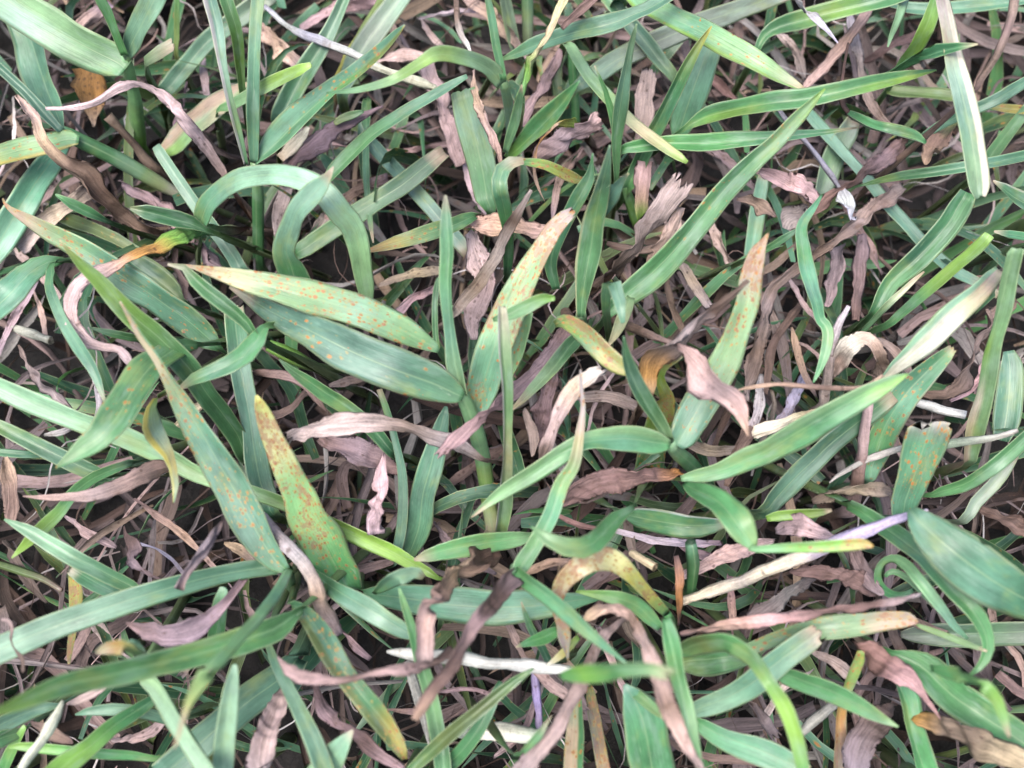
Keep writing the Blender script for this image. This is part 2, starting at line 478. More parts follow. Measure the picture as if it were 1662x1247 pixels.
TABLE = '''
# kind | label | colours base>tip | heights mm | options | x,y,width ...
SHOOT | leafy shoot with one very broad pale leaf above an orange spotted dead leaf | 224,226,2
m | | yg,lg,lg | 4,18,32 | | 227,235,24 222,200,26 217,150,24 208,110,22 204,92,20
l | broad pale green leaf | g,lg,mint,lg | 31,35,40 | fold=.12 split=1:lg:.1 | 203,112,34 189,101,54 150,83,64 111,62,67 44,22,70 0,-8,70 -50,-40,64
l | | bg,mint,mint | 32,40,46 | fold=.1 roll=-10 | 206,92,16 212,72,34 226,44,46 242,13,48 262,-28,46
l | | g,g | 33,44 | fold=.5 | 204,90,14 192,62,18 176,20,22 165,-2,22 158,-24,20
END
SHOOT | shoot lying low with yellow edged leaf and pale pink stem foot | 293,317,8
m | | cream,lg,g,g | 8,14,20,24 | | 293,317,14 262,300,24 225,278,26 185,256,26 145,236,26 111,219,24 100,212,18
l | | dg,bg,g | 23,22,26 | fold=.3 split=1:bg:.05 | 101,212,12 92,190,36 74,150,54 58,105,58 46,66,56 30,22,50 20,-12,44
l | | bg,dg | 25,30 | fold=.7 | 98,212,12 70,182,17 40,148,18 0,111,16 -24,88,12
l | leaf with yellow rusty lower margin | g,lg,lg,yel | 24,25,27 | rust=.15 rust_tip=.5 split=-1:yel:.55 fold=.05 | 128,228,16 110,226,34 84,232,38 40,241,40 0,252,40 -35,264,36
END
SHOOT | upright shoot with folded white edged blade and long blue green rusty tipped leaf | 419,425,2
m | | g,g,lg | 4,14,25 | | 420,425,19 419,370,20 418,315,20 413,264,16
l | | bg,bg,mint | 25,38,46 | fold=.35 | 412,264,14 411,215,20 411,168,22 413,84,22 419,0,23 423,-30,22
l | thin folded blade with white edge | g,lg,mint,bg | 25,40,48 | fold=.6 split=-1:pale:.4 | 400,268,8 385,205,14 370,145,14 360,95,16 352,44,22 341,0,24 334,-28,22
l | blue green leaf tapering to a yellow brown spotted point | bg,bg,bg,g,ol,ol | 25,34,46 | rust=0 rust_tip=.6 fold=.45 split=-1:bg:.1 | 412,264,16 447,229,44 484,192,48 535,148,34 575,118,30 619,81,24 645,54,14 657,41,3
END
SHOOT | central shoot bearing two broad lance shaped leaves, the upper one rust speckled | 798,855,2
m | | str,yg,lg,lg,lg | 5,12,24,33 | | 800,858,26 793,820,26 791,798,27 784,744,28 771,697,28 757,656,26 746,640,20
l | rust speckled yellowing leaf | g,lg,mint,lg,lg,str,tan | 33,38,41,40 | rust=.45 rust_tip=1 fold=.12 roll=-6 curl=.25 | 713,568,12 686,554,30 653,536,48 602,512,58 535,492,57 467,472,53 400,456,38 357,445,24 315,434,8 298,430,3
l | broad blue green leaf | g,bg,bg,bg,g | 34,39,38,31 | rust=.06 rust_tip=.14 fold=.14 roll=5 curl=.3 | 752,645,14 740,640,34 703,623,62 636,599,78 568,570,75 501,536,58 434,503,34 400,480,20 372,466,4
l | | lg,bg,g,bg | 33,44,52 | fold=.75 roll=12 | 750,643,24 738,592,26 730,535,20 725,467,22 727,410,25 725,371,23 724,340,14 723,317,4
l | | g,g | 33,38 | fold=.6 | 710,566,10 707,540,11 706,500,11 708,470,10 711,451,4
END
SHOOT | shoot with kinked arching leaf and bright folded spear leaves between dry wisps | 828,240,2
m | | lg,mint,lg | 8,26,40 | | 830,262,14 829,232,17 828,189,19 820,145,18 815,132,16
l | arching leaf kinked over at the top | lg,lg,yg,lg,g | 40,52,52,46 | fold=.25 roll=0 | 814,138,22 803,122,30 787,108,30 754,94,30 710,88,26 680,104,20 636,130,18 585,145,12 530,151,3
l | | g,bg | 41,52 | fold=.5 | 817,130,12 811,100,15 804,67,16 796,20,14 789,-14,10
l | bright folded spear leaf | yg,g,g,g | 30,42,50 | fold=.6 roll=8 | 822,258,12 840,240,26 867,213,36 890,190,36 911,168,28 928,146,14 941,131,3
l | | lg,lg | 32,46 | fold=.6 | 820,249,10 828,222,16 837,195,19 843,165,14 847,138,3
END
SHOOT | shoot with long keeled leaf and tall rusty leaf behind a purple brown twist | 1131,766,4
m | | g,g,lg | 6,22,33 | | 1136,772,22 1128,762,26 1110,744,27 1095,730,26 1086,718,22
l | | lg,g,bg,g | 34,42,50 | fold=.9 roll=-8 | 1086,716,16 1076,696,22 1053,659,27 1032,622,26 1019,589,20 1014,565,12 1012,546,3
l | leaf drooping to a pointed tip | g,bg,g,lg,lg | 34,40,38,34 | fold=.4 split=1:lg:.2 | 1088,722,14 1063,719,40 1036,714,48 1002,712,42 952,717,32 918,733,32 867,767,32 820,796,26 790,818,14 764,840,3
l | tall leaf covered in rust with pink tan tip | bg,bg,lg,lg,lg,pink,tan | 32,36,42,48 | rust=.3 rust_tip=1 fold=.18 roll=6 | 1099,724,24 1106,712,48 1124,680,58 1150,632,58 1174,589,54 1194,545,46 1211,494,42 1218,451,40 1228,413,30 1238,394,14 1247,379,3
l | broad bright green blade | lg,g,g,g,yg | 30,36,44,46 | fold=.3 roll=-8 split=-1:lg:.2 | 1105,777,10 1130,773,24 1170,764,34 1221,743,44 1246,733,48 1296,703,54 1347,673,50 1401,643,40 1448,619,22 1474,607,3
END
SHOOT | shoot with a rust spotted long leaf and a pale curved leaf above it | 468,945,4
m | | lg,g | 8,28 | | 474,960,16 470,940,20 466,922,18
l | long leaf peppered with rust, tip bleached | g,bg,bg,bg,lg,str,tan | 28,34,42,52 | rust=.35 rust_tip=.8 fold=.2 roll=8 curl=.4 split=1:bg:.3 | 466,926,14 448,912,36 420,872,54 397,830,62 376,790,66 354,754,64 320,696,52 290,645,34 269,609,20 249,575,16 229,548,14 210,515,9 195,489,3
l | pale leaf arching toward a yellowish tip | lg,bg,lg,lg,yel | 30,50,62,64 | fold=.3 roll=-10 | 468,926,16 450,958,26 414,1006,34 377,1046,36 337,1093,30 307,1140,14 294,1180,9 283,1214,3
END
SHOOT | small shoot whose upper leaf ends in a withered mauve tip | 836,940,6
m | | yg,lg | 12,34 | | 838,950,20 836,938,24 838,922,22
l | leaf with withered mauve tip | g,lg,bg,lg,tan,mv,mv | 34,40,46 | rust=0 rust_tip=.25 fold=.5 | 838,930,22 850,912,30 867,888,28 894,837,28 911,787,27 931,754,22 941,703,15 946,663,9 944,640,8 942,600,3
l | | g,bg,bg | 35,44,48 | fold=.3 | 836,926,18 850,940,28 884,965,30 935,1009,26 975,1043,18 1016,1076,3
END
SHOOT | cluster of upright green blades with a straw edged keel between dead scraps | 943,520,10
m | | g,lg | 12,26 | | 946,535,18 944,520,20 943,508,18
l | | g,g,g,bg | 26,36,52 | fold=.6 split=-1:str:.75 | 943,515,14 945,484,22 952,434,38 958,404,42 965,357,38 972,325,32 979,295,26 986,262,14 990,236,3
l | | bg,mint | 36,50 | fold=.2 | 976,350,16 984,333,24 995,313,30 1008,294,14 1020,282,3
l | | g,dg,g | 24,34,44 | fold=.5 | 903,470,14 894,430,24 901,397,26 925,347,26 941,318,28 956,290,20 960,268,8 962,249,3
END
SHOOT | shoot with a folded green blade and a yellow brown rusted arching leaf | 1088,1010,6
m | | ol,g | 8,24 | | 1092,1025,18 1088,1008,20 1082,996,16
l | folded green blade | g,g,lg,g | 40,42,44 | fold=.9 roll=10 | 1080,1004,14 1084,1022,24 1090,1046,30 1100,1096,27 1113,1147,26 1123,1198,22 1133,1241,14 1137,1262,8
l | arching leaf blotched yellow and brown | g,yel,yel,str,tan,mv,br | 25,36,42,36,30 | rust=.9 rust_tip=1 fold=.2 roll=5 | 1082,996,14 1068,982,18 1053,965,20 1022,931,28 995,910,38 962,908,42 935,925,36 911,952,30 904,985,20 912,1012,22 916,1035,24 920,1056,10 922,1074,3
l | | g,g,yg | 25,30,30 | fold=.1 | 1072,1020,14 1055,1003,26 1036,985,30 1010,974,28 985,968,22 935,960,4
END
# ---------------- left upper
g | olive thin blade rising beside the pale chopped leaf | ol,g | 12,24 | | 286,90,10 287,60,12 288,20,12 289,-20,11
g | short chopped pale yellow green blade end beside the broad leaf shoot | lg,str | 22,26 | rag_end=.8 fold=.1 | 235,104,16 245,95,24 262,83,25 281,73,24
g | dull blue green blade passing low behind upright blades | bg,bg,dull | 10,12,14 | | 268,150,26 280,135,29 310,98,30 337,67,30 370,42,30 404,17,30 440,-10,28
g | yellow green narrow blade standing close against the white edged folded one | g,yg,g | 20,38,44 | fold=.4 | 398,175,8 394,145,13 391,110,18 384,50,22 368,0,24 360,-25,22
d | orange tan leaf tapering downward, thickly dotted dark brown | org,org,tan | 16,15,13 | rust=.9 curl=.5 rev noroot | 152,206,6 151,190,18 150,160,40 146,132,52 145,106,54
d | thin pink dead leaf draped in an arch over a green stem | br,pink,pink,pink,pink | 20,34,38,34 | rev roll=5 | 74,177,4 118,175,9 155,165,13 189,145,14 219,136,11 238,141,18 256,152,24 293,189,26 327,229,20 354,270,16 366,294,12
s | dark brown hollow dead stem with frayed top beside the draped pink leaf | br,db,br | 10,18 | rev | 175,188,17 192,206,15 220,238,15 235,258,16 250,272,16
d | chocolate brown twisted dead leaf sagging across the left turf | br,br,db,br,tan,pink,pink | 14,24,30,30 | rev curl=2.2 roll=-8 | 26,156,4 45,178,11 57,192,14 66,215,15 74,232,17 108,266,22 141,286,28 165,320,27 202,350,22 243,374,12
g | blue green blade with bitten pale upper end, passing under the arched leaf | bg,bg,mint | 12,14,18 | rag_end=.6 fold=.3 | 392,440,24 381,420,25 345,370,24 317,333,23 285,285,22 259,246,20 253,236,16
g | broad blue green blade slanting up beneath the yellow edged leaf | mint,bg,bg | 16,20,18 | | -28,440,40 0,392,42 37,330,42 60,293,40 86,257,34 104,234,20
g | shaded narrow blade lying alongside the slanting broad one | dg,g | 10,14 | | 28,396,14 40,360,22 61,313,24 80,278,22
g | small dark green boat shaped leaf tip above the rusty left leaf | dg,g,g | 22,28 | rev fold=.8 | 90,316,4 105,326,15 125,336,20 148,347,18 166,356,10
g | dark boat shaped leaf lying against the arched leaf foot | g,dg,g | 24,28,30 | fold=.8 rev | 211,338,5 228,342,22 255,348,28 290,357,30 315,364,22 330,372,10
g | wide mint leaf arching right over and down in a hoop | g,bg,mint,mint,mint,lg,lg | 22,34,42,42,34,24 | roll=0 fold=.05 | 322,372,18 327,355,30 337,330,36 360,308,37 387,293,37 420,285,37 448,284,37 485,290,38 511,302,41 535,322,42 552,345,42 568,362,41 578,385,40 584,412,37 588,440,34 593,468,30 598,496,14
g | light mint pointed leaf crossing over the hooped leaf | g,g,mint,mint,mint | 22,32,44,50 | fold=.25 roll=-6 | 492,510,52 482,470,56 471,432,54 463,405,44 472,370,42 484,340,42 515,308,36 530,290,18 541,271,3
d | mauve dead strip slanting under the boat shaped leaf | mv,pink,mv | 12,14,12 | rev noroot | 195,296,12 215,308,18 253,333,22 303,377,22 340,414,22 360,440,16
d | reddish brown dead strip with frayed lower end at the left | br,tan,pink | 14,17,15 | rev noroot rag_start=2 | 28,404,22 55,378,22 95,348,26 120,328,24 145,306,18
g | rust stained leaf with bleached tan tip beside the bright green spear | g,bg,bg,bg,lg,tan,tan | 20,27,32,32 | rust=.2 rust_tip=.9 fold=.15 curl=.3 | 356,567,12 340,552,40 303,521,56 270,498,58 236,474,56 190,445,52 150,416,46 101,388,36 50,360,22 13,337,8 4,322,3
g | bright lime green spear pointing up left over the twisted orange leaf | g,g,g,yg,yg | 12,30,40,50 | fold=.6 roll=-8 | 400,742,26 385,708,35 360,672,36 337,643,38 303,595,42 253,545,42 222,520,40 189,487,34 160,455,26 135,432,18 112,408,8 97,390,3
g | bent broad leaf drooping to a point over the pale long blade | g,g,g,g,g,lg | 30,40,44,42 | rust=.1 rust_tip=.3 fold=.1 split=-1:g:.3 | 318,560,14 300,560,30 280,568,44 243,595,60 212,636,64 190,675,64 160,710,44 135,728,34 112,745,18 90,760,3
g | wavy edged dark leaf turned on its side near the spear | g,g,dg,g | 38,40,38 | wob=.14 roll=-10 | 428,532,18 418,548,36 402,570,38 378,588,34 354,599,32 325,612,26 303,622,16 290,632,6
g | narrow dark keeled leaf with pale point under the speckled broad leaf | g,g,g,g,cream | 38,42,44 | fold=.8 rev | 272,429,4 290,431,8 303,437,14 323,461,24 364,493,26 397,521,22 414,545,14
g | teal broad leaf drooping off toward a dead curled tangle at the left | g,bg,bg,bg | 24,28,24 | fold=.08 | 94,423,14 72,428,34 45,445,50 17,475,60 -15,505,60 -50,535,55
g | slim aqua blade hanging from the same knot as the teal leaf | g,bg,mint,bg,bg | 26,34,36,34 | roll=0 | 88,426,12 83,445,19 81,467,20 98,511,22 125,558,23 148,595,20 160,622,15 166,640,9 173,662,3
d | orange turned twisted leaf hanging as a pink curl | g,yg,org,org,pink,pink,pink,pink,mv | 22,32,36,34,30 | roll=0 twist=30 | 322,372,20 300,378,30 270,390,34 240,404,28 219,413,24 182,430,24 148,447,22 128,460,24 115,482,28 111,508,30 118,532,24 141,555,20 170,563,16 192,566,13 205,580,16 215,596,6
g | tiny green blade point showing through the spear and the curl | g,g | 26,31 | rev | 146,532,3 165,538,10 190,543,14 220,549,14
g | long pale mint blade running diagonally, turning yellow green | yg,yg,yg,lg,lg,mint,mint,mint | 16,20,22,24,30,34 | rev fold=.3 | -36,612,36 0,629,37 67,659,38 135,686,38 209,713,37 269,740,34 313,767,31 355,782,28 397,794,26 450,814,26 490,830,27 535,850,30 570,865,31 602,880,30 640,898,27 669,915,22 695,928,16 716,940,6
g | green blade with yellowish end lying at the left edge below the mint blade | g,bg,g,yg | 18,22,24 | rev fold=.35 | -30,678,12 0,693,22 40,713,27 88,737,31 135,760,31 158,768,22 172,772,10
g | dim narrow blade half hidden at the left edge | dg,g | 12,14 | rev | -30,732,12 0,734,14 30,737,14 60,738,12
d | mauve dead leaf curling like a horn to a thin point | br,pink,mv,pink,pink | 24,30,32,30 | rev curl=1.2 roll=6 | 37,806,3 65,808,8 101,808,13 135,806,18 168,800,23 219,777,30 256,762,30 278,756,14
g | pale leaf sliver with yellow margin folding beside the rust spotted leaf | yg,lg,mint,yel,lg | 30,36,38,38 | split=1:yel:.3 | 252,648,8 246,665,18 246,690,34 257,712,32 269,728,24 278,748,16 283,770,13 285,792,11 282,816,3
d | brown mauve dead leaf pointing up in the dark left hollow | mv,mv,br | 10,18 | rev noroot | 29,560,4 38,580,16 51,602,32 74,629,36 101,656,20 118,672,8
s | pale grey broken straw in the dark left hollow | gry,gry | 10,13 | noroot | 22,532,13 45,540,14 82,553,12
d | brown dead leaf hanging at the left margin | br,br,tan | 14,18 | noroot rev | 8,742,6 12,765,20 18,790,28 20,820,24 18,850,14
g | bright green blade pointing down left below the mauve horn | dg,g,g,yg,yg | 18,24,28 | fold=.3 | 206,754,14 180,764,18 152,776,20 120,800,22 101,827,24 78,850,26 61,866,25 40,886,16 19,906,3
g | dark upright flat blade behind the speckled broad leaves | dg,bg,bg,g | 12,18,22 | fold=.12 rag_end=.6 | 442,835,28 432,805,36 424,787,38 414,737,37 404,669,35 391,602,36 384,541,36 379,496,30
g | shaded dark leaf showing behind the rust stained left leaf | dg,dg | 12,16 | rev | 206,420,24 222,432,44 256,454,46 280,474,34 300,492,8
g | yellow green striped leaf with tan middle fading to straw | yg,lg,str,lg | 14,20,24 | fold=.2 split=-1:tan:.15 | 262,252,18 280,236,40 300,214,48 330,190,50 355,170,44 385,150,34 405,140,18
g | light green blunt tipped blade lying across the upright shoot | g,lg,yg,yg | 24,34,40 | fold=.3 roll=0 | 352,180,8 372,172,18 400,158,22 428,142,24 450,131,24 478,118,22 497,109,18 504,106,10
# ---------------- upper middle
s | whitish bent straw running between upper leaves | lil,pale,lil,pale,cream,cream | 16,22,24,20 | noroot | 430,10,8 460,37,10 490,55,14 511,64,15 540,74,14 568,84,13 615,111,15 640,121,17 669,130,17 708,143,12
g | two toned blade leaning up to the top edge | bg,g,mint,g | 14,20,26 | fold=.7 | 450,196,22 462,176,34 486,130,35 511,91,32 530,60,26 545,30,22 560,-5,19 568,-28,16
g | pale wide blue grey blade behind the whitish straw | bg,dull,mint | 12,16,20 | | 556,150,22 570,115,36 588,81,40 619,37,40 646,0,38 664,-28,34
s | olive yellow thin stalk leaning to the top | yel,ol,ol | 10,20 | | 546,130,10 551,115,12 582,61,13 619,0,12 634,-28,11
g | slender blue green blade pointing up right toward the kinked leaf | g,g,bg,bg | 20,28,34 | fold=.35 | 532,292,18 545,275,26 570,250,29 602,219,28 636,196,26 669,175,24 700,157,20 727,141,17 758,124,8
g | dark flat blade crossing low, ending blunt | g,g,dg,dg | 10,14,16 | fold=.1 rag_end=.5 | 480,412,22 494,404,30 540,372,32 585,343,33 620,321,34 653,300,34 690,270,34 722,246,28
g | pale blue green blade slanting down right under the dark flat one | bg,mint,bg | 8,11,9 | | 597,222,14 612,243,24 643,276,26 686,323,27 723,367,26 760,410,24
g | slim upright blade pointing downward to a tip in the dark gap | g,bg,lg | 9,12,14 | rev | 606,394,3 601,360,9 597,320,11 594,269,13 594,215,15 595,175,17 596,160,14
d | mauve brown wedge shaped dead leaf under the blue green leaf | br,mv,mv | 12,17,16 | rev noroot | 622,173,4 590,186,14 560,200,28 528,214,38 500,238,44 470,270,40 452,300,20
g | little green blade fragment above the wedge shaped dead leaf | ol,g | 18,18 | noroot | 543,201,8 555,193,13 572,187,13 590,181,5
d | cream tan dry scrap by the blue green leaf foot | tan,cream | 15,17 | noroot | 455,258,14 470,243,22 488,224,18 500,206,6
d | mauve dead strap leaning past the broad mint strip | mv,pink,pink | 12,14,12 | noroot | 688,100,20 693,111,26 705,140,27 717,168,27 728,200,27 737,236,26 748,268,16
d | short pink dead piece lying under the kinked leaf | pink,pink | 16,18 | noroot | 612,99,14 640,92,17 668,89,17 696,92,12
g | broad flat mint strip chopped square at its top | g,g,lg,mint,lg | 18,24,30 | fold=.03 curl=.15 roll=4 rag_end=.6 | 797,342,18 791,328,38 787,300,48 780,262,51 770,219,53 760,180,52 750,146,46
d | pink tan twisted dead ribbon beside the mint strip | pink,tan,pink,br | 28,34,36 | noroot rev twist=50 | 813,268,4 808,248,12 797,215,18 785,188,18 777,168,17 771,145,11 768,112,6
s | dark thin dry wisp hanging from the top edge | db,br,pale | 36,44 | rev noroot | 765,86,3 758,72,9 749,56,13 742,30,11 740,0,9 739,-24,8
g | leaf with orange tan point lying behind the upright central blade | g,g,lg,yel,org | 22,27,28 | rust=.1 rust_tip=.5 fold=.15 | 770,350,16 755,357,26 737,365,28 710,373,29 686,381,28 660,389,25 636,396,21 610,404,12 585,410,3
d | dark streaky dead stalk leaf slanting past spotted scraps | mv,br,mv,db,mv | 20,28,38 | curl=1.8 | 738,505,16 750,490,20 771,467,23 790,440,22 804,418,20 818,385,18 834,357,17 848,333,12 862,309,6
d | mauve dead leaf dotted with dark specks left of the rust covered leaf | mv,pink,mv | 12,17,18 | rust=.8 noroot curl=.4 | 768,552,14 766,520,28 776,490,36 786,460,38 780,430,40 770,398,38 762,376,20
d | broad pinkish tan dead leaf lying level, speckled brown | pink,tan,pink | 20,22,20 | rust=.6 noroot curl=.4 roll=0 | 752,366,20 768,364,34 800,364,38 834,369,36 862,374,32 888,378,18
g | rust covered leaf ending in a shredded mauve tip | bg,bg,bg,lg,lg,lg,pink,mv | 26,34,38,42 | rust=.8 rust_tip=1 rag_end=1.6 fold=.1 curl=.3 | 764,688,16 772,668,34 782,636,52 792,600,60 808,548,60 832,492,56 850,457,49 868,425,40 885,395,32 900,370,29 918,352,26 932,342,18
g | pale folded stem blade cut off at the top with white stripe | lg,lg,str,lg,lg,cream | 16,30,42,48 | fold=.9 split=-1:pale:.55 rag_end=.6 | 812,866,20 818,820,23 821,770,20 823,703,15 823,636,18 818,568,22 816,530,20 814,496,15
g | crumpled light green leaf scrap bent over beside the cut pale blade | lg,lg,yg | 40,44 | noroot wob=.2 fold=.4 | 800,520,8 822,512,22 850,498,26 878,486,22 900,484,10
g | green leaf edge dipping below the rust covered leaf | lg,lg | 28,34 | rust=.6 fold=.2 noroot | 828,610,10 838,575,24 848,535,26 856,505,20
# ---------------- centre
d | pale pinkish dead leaf with torn end stretching to the central stem | br,mv,br,pink,pink,pink | 27,32,34,32 | rev rag_start=0 rag_end=2.2 curl=.8 roll=0 | 466,712,22 484,704,30 505,697,34 552,690,35 602,687,30 653,693,24 703,710,23 754,730,20 783,746,8
d | mauve dead leaf with forked torn end slanting up past the central stem | br,mv,mv,pink,pink | 20,26,36,38 | rag_end=2.4 curl=1 | 928,525,22 918,545,30 888,589,30 866,608,28 844,629,26 824,645,24 804,659,22 780,680,21 754,702,24 733,722,24 712,742,20
g | yellow tipped leaf nearly all rust brown, tapering upward | g,g,lg,lg,lg,str,str,yel | 18,26,34,42 | rust=.7 rust_tip=1 fold=.12 curl=.25 wob=.06 | 566,958,40 556,940,58 545,921,70 525,884,74 501,844,66 488,804,58 464,757,46 444,713,36 430,676,28 420,652,16 416,642,5
g | slender dark green blade ducking under the torn pale dead leaf | dg,g,g,g,lg | 18,24,30 | rev fold=.6 | 453,583,3 475,602,15 501,620,23 530,640,27 552,653,28 582,675,27 600,692,26 616,710,24 638,735,18
g | thin aqua upright blade in the shade below the torn dead leaf | bg,mint,bg,g | 12,20,26 | | 641,912,12 646,890,17 651,861,18 654,820,17 653,770,16 643,720,14 629,669,13 616,632,11
g | broad dim blue green blade standing beside the central stem | g,bg,bg,bg | 10,18,24 | fold=.1 | 660,905,16 668,890,30 680,855,47 686,804,44 700,754,43 713,703,32 720,678,20 724,660,6
d | small pink dead leaf hanging point up with chewed foot | mv,pink,pink | 22,27,26 | rev noroot rag_end=1.6 | 623,735,4 621,752,14 619,772,23 617,800,28 613,830,34 609,850,36 610,868,32
d | dull brown dead leaf under the torn pale one | br,mv,br | 14,17,14 | noroot | 518,708,14 535,720,25 560,727,34 585,735,37 610,745,35 640,757,26 660,768,10
d | thin curled brownish dead strip left of the slender dark blade | br,pink,br | 17,20,18 | noroot | 412,605,10 440,606,16 467,610,16 488,618,15 504,632,14 516,650,11 530,668,4
t | short yellowish green stem knot under the broad blue green leaf | ol,yg,yg | 14,18,20 | | 512,596,18 490,586,24 462,572,25 435,560,20
g | long deep green blade sweeping from the dark gap to a yellow brown tip | g,g,g,g,g,lg,yg | 24,32,40,48 | rust=0 rust_tip=.25 fold=.55 roll=-8 | 984,514,14 995,500,28 1019,477,42 1053,450,46 1093,410,45 1137,357,42 1170,317,40 1204,280,36 1230,255,32 1256,232,30 1296,189,24 1318,166,14 1339,144,3
d | tattered dead leaf bundle with split papery end | br,pink,pink,pink | 24,32,36 | rag_end=4 curl=.5 roll=0 | 1012,428,24 1036,394,38 1063,357,42 1086,322,44 1102,302,42 1114,284,36
d | second papery dead layer hanging under the tattered bundle | br,pink,pink | 22,28,30 | rag_end=2 curl=.9 | 1052,440,14 1063,418,24 1083,387,28 1098,358,28 1107,335,20
d | dark curled dead strip at the foot of the tattered bundle | db,br,br | 24,26 | noroot | 985,394,6 1010,402,14 1040,405,15 1068,401,12 1080,396,5
d | upright pinkish dead leaf with chewed top between green blades | pink,pink,pink | 14,20,20 | rag_end=1.6 curl=.5 | 1036,262,16 1042,220,26 1048,180,29 1051,140,28 1052,112,24
d | pink dead leaf with green yellow foot in the upright cluster | yg,tan,pink,pink | 12,18,20 | | 1040,352,16 1042,325,24 1046,295,26 1050,262,20
g | grey blue pale long blade lying below the twisted one at the top | bg,dull,dull,dull | 14,17,18 | fold=.12 | 935,142,18 960,126,30 1002,97,36 1069,66,36 1137,38,35 1200,16,32 1250,-3,30 1290,-18,28
g | long blue green twisting blade crossing the top centre | g,bg,bg,bg,bg | 24,36,38 | twist=40 | 812,99,5 836,88,16 867,74,25 900,62,30 935,51,33 970,43,34 1002,34,32 1030,22,26 1053,13,27 1090,-10,29 1115,-25,28
g | light yellow margined blade passing over others at the top right | bg,lg,bg,lg,lg,tan | 28,34,36,34 | split=1:yg:.5 rust_tip=.2 fold=.15 | 1020,-14,30 1040,2,34 1086,26,38 1137,50,40 1187,77,41 1230,102,36 1262,121,28 1290,137,16 1308,147,5
g | broad flat blue green leaf standing behind a dark narrow blade | g,bg,bg,mint | 14,22,28 | fold=.06 roll=4 | 1098,226,18 1104,208,38 1113,180,50 1125,145,56 1137,112,57 1147,84,52 1160,62,36
g | light green rounded tip blade sloping down through the upright cluster | lg,lg,lg,str,yg | 24,27,28 | fold=.3 | 920,70,16 931,84,21 945,108,23 958,128,24 989,162,24 1019,192,23 1045,214,22 1063,229,22 1090,248,19 1108,259,15 1115,264,8
g | blue green upright pointed blade in front of the pinkish dead leaf | g,g,bg,lg | 20,34,46 | fold=.5 | 1000,292,9 1000,260,14 1000,229,18 1004,195,22 1009,162,24 1014,130,20 1019,101,15 1026,65,11 1033,39,3
g | very thin dark blade point beside the upright pointed one | g,g | 26,38 | fold=.6 | 1000,225,13 995,189,14 988,165,11 982,145,8 973,125,5 965,107,2
g | dark olive narrow blade leaning right with yellowish tip | g,g,dg,g,yel | 16,28,40 | fold=.8 | 1020,302,18 1030,280,25 1053,229,27 1070,197,27 1086,165,26 1103,130,23 1120,98,20 1138,68,12 1155,43,3
g | green blade slanting behind the twisting top blade | lg,bg,g | 14,18,20 | rev | 980,-14,24 995,6,26 1009,22,26 1030,47,27 1053,74,28 1075,103,26 1095,128,20
g | bright two tone leaf lying level across the upper right | g,yg,g,g,yg,yg | 28,38,42,40 | fold=.6 roll=-6 split=-1:g:.05 | 1108,211,8 1130,197,20 1154,186,30 1204,174,32 1250,166,35 1300,161,34 1347,152,32 1414,136,28 1465,125,20 1500,118,10 1520,114,3
g | narrow green leaf lying level under the bright two tone one | g,g,g,bg,g | 24,30,32 | fold=.45 | 1008,244,14 1035,238,22 1069,234,25 1100,232,29 1137,232,31 1170,230,32 1204,227,30 1248,224,24 1296,219,16 1347,214,9 1393,207,3
g | green leaf bent over like a hook beside yellowed twisted ones | dg,g,g,bg,mint | 14,28,38,38 | roll=0 fold=.3 | 824,440,14 825,415,18 824,372,21 818,337,26 811,305,28 812,285,28 820,271,27 834,263,22 850,261,14
g | yellowed leaf end spotted brown trailing right of the hooked leaf | g,yg,yel,ol | 36,34,28 | rust=.6 fold=.3 noroot | 840,262,12 862,264,16 884,268,18 902,276,19 918,284,20 935,291,18 950,294,8
d | twisted yellow orange dying leaf dangling beside the hooked leaf | yg,yel,tan,org,tan,tan | 24,34,32,28 | twist=70 | 938,202,16 922,198,14 908,200,14 893,213,14 881,226,16 870,240,16 867,258,18 870,286,16 876,306,14 884,326,5
d | flat mauve tan dead leaf with blunt end behind the bright spear leaf | br,mv,pink | 18,23,24 | rag_end=1 noroot curl=.4 | 868,262,14 881,249,28 904,234,31 928,220,32 955,206,32 978,197,24
d | cream and brown dying leaf leaning to the top edge | lg,yg,str,tan,str,tan | 30,40,46 | curl=1.2 | 848,150,20 853,127,24 862,104,23 874,81,20 887,59,18 898,40,16 908,18,15 918,-6,14 925,-26,12
d | thin dark brown strip leaning off the cream dying leaf | br,br | 34,42 | noroot | 912,48,6 920,38,12 940,20,13 962,0,13 985,-20,12
d | mauve dead strip slanting beneath the bright spear leaf | mv,mv | 16,20 | noroot | 846,205,14 860,180,20 877,152,21 890,125,21 903,98,18 910,80,8
t | thin green stem standing behind the light sloping blade | g,g | 4,16 | | 935,195,15 932,150,16 929,110,16 927,75,14
t | dull green stem at the top beside the cream leaf | dull,g | 6,16 | | 858,72,20 857,45,22 856,10,22 855,-25,22
g | grey green blade at the top between stem and spear | dull,dull | 8,20 | | 840,90,16 834,67,20 827,35,21 820,0,20 815,-24,18
t | pale green short stem below the upright pointed blade | yg,lg | 4,16 | | 1034,362,18 1026,337,19 1018,315,18 1010,294,14
d | dark purple brown twisted leaf ending on the tall rusty leaf | tan,org,br,mv,db,br | 32,40,46,50 | curl=1.8 twist=25 roll=-5 | 1050,640,20 1052,615,34 1058,590,44 1072,574,42 1090,563,38 1113,545,33 1137,522,24 1155,505,17 1170,494,15 1192,476,15 1215,456,13
g | wrinkled yellow and green dying leaf collar below the purple brown twist | g,g,yg,yel,yg,tan | 8,18,30,38 | rust=.7 wob=.12 fold=.3 | 1048,775,46 1055,745,48 1065,710,46 1076,672,42 1084,648,26 1076,628,18 1070,610,17 1078,592,19 1095,582,16 1106,578,8
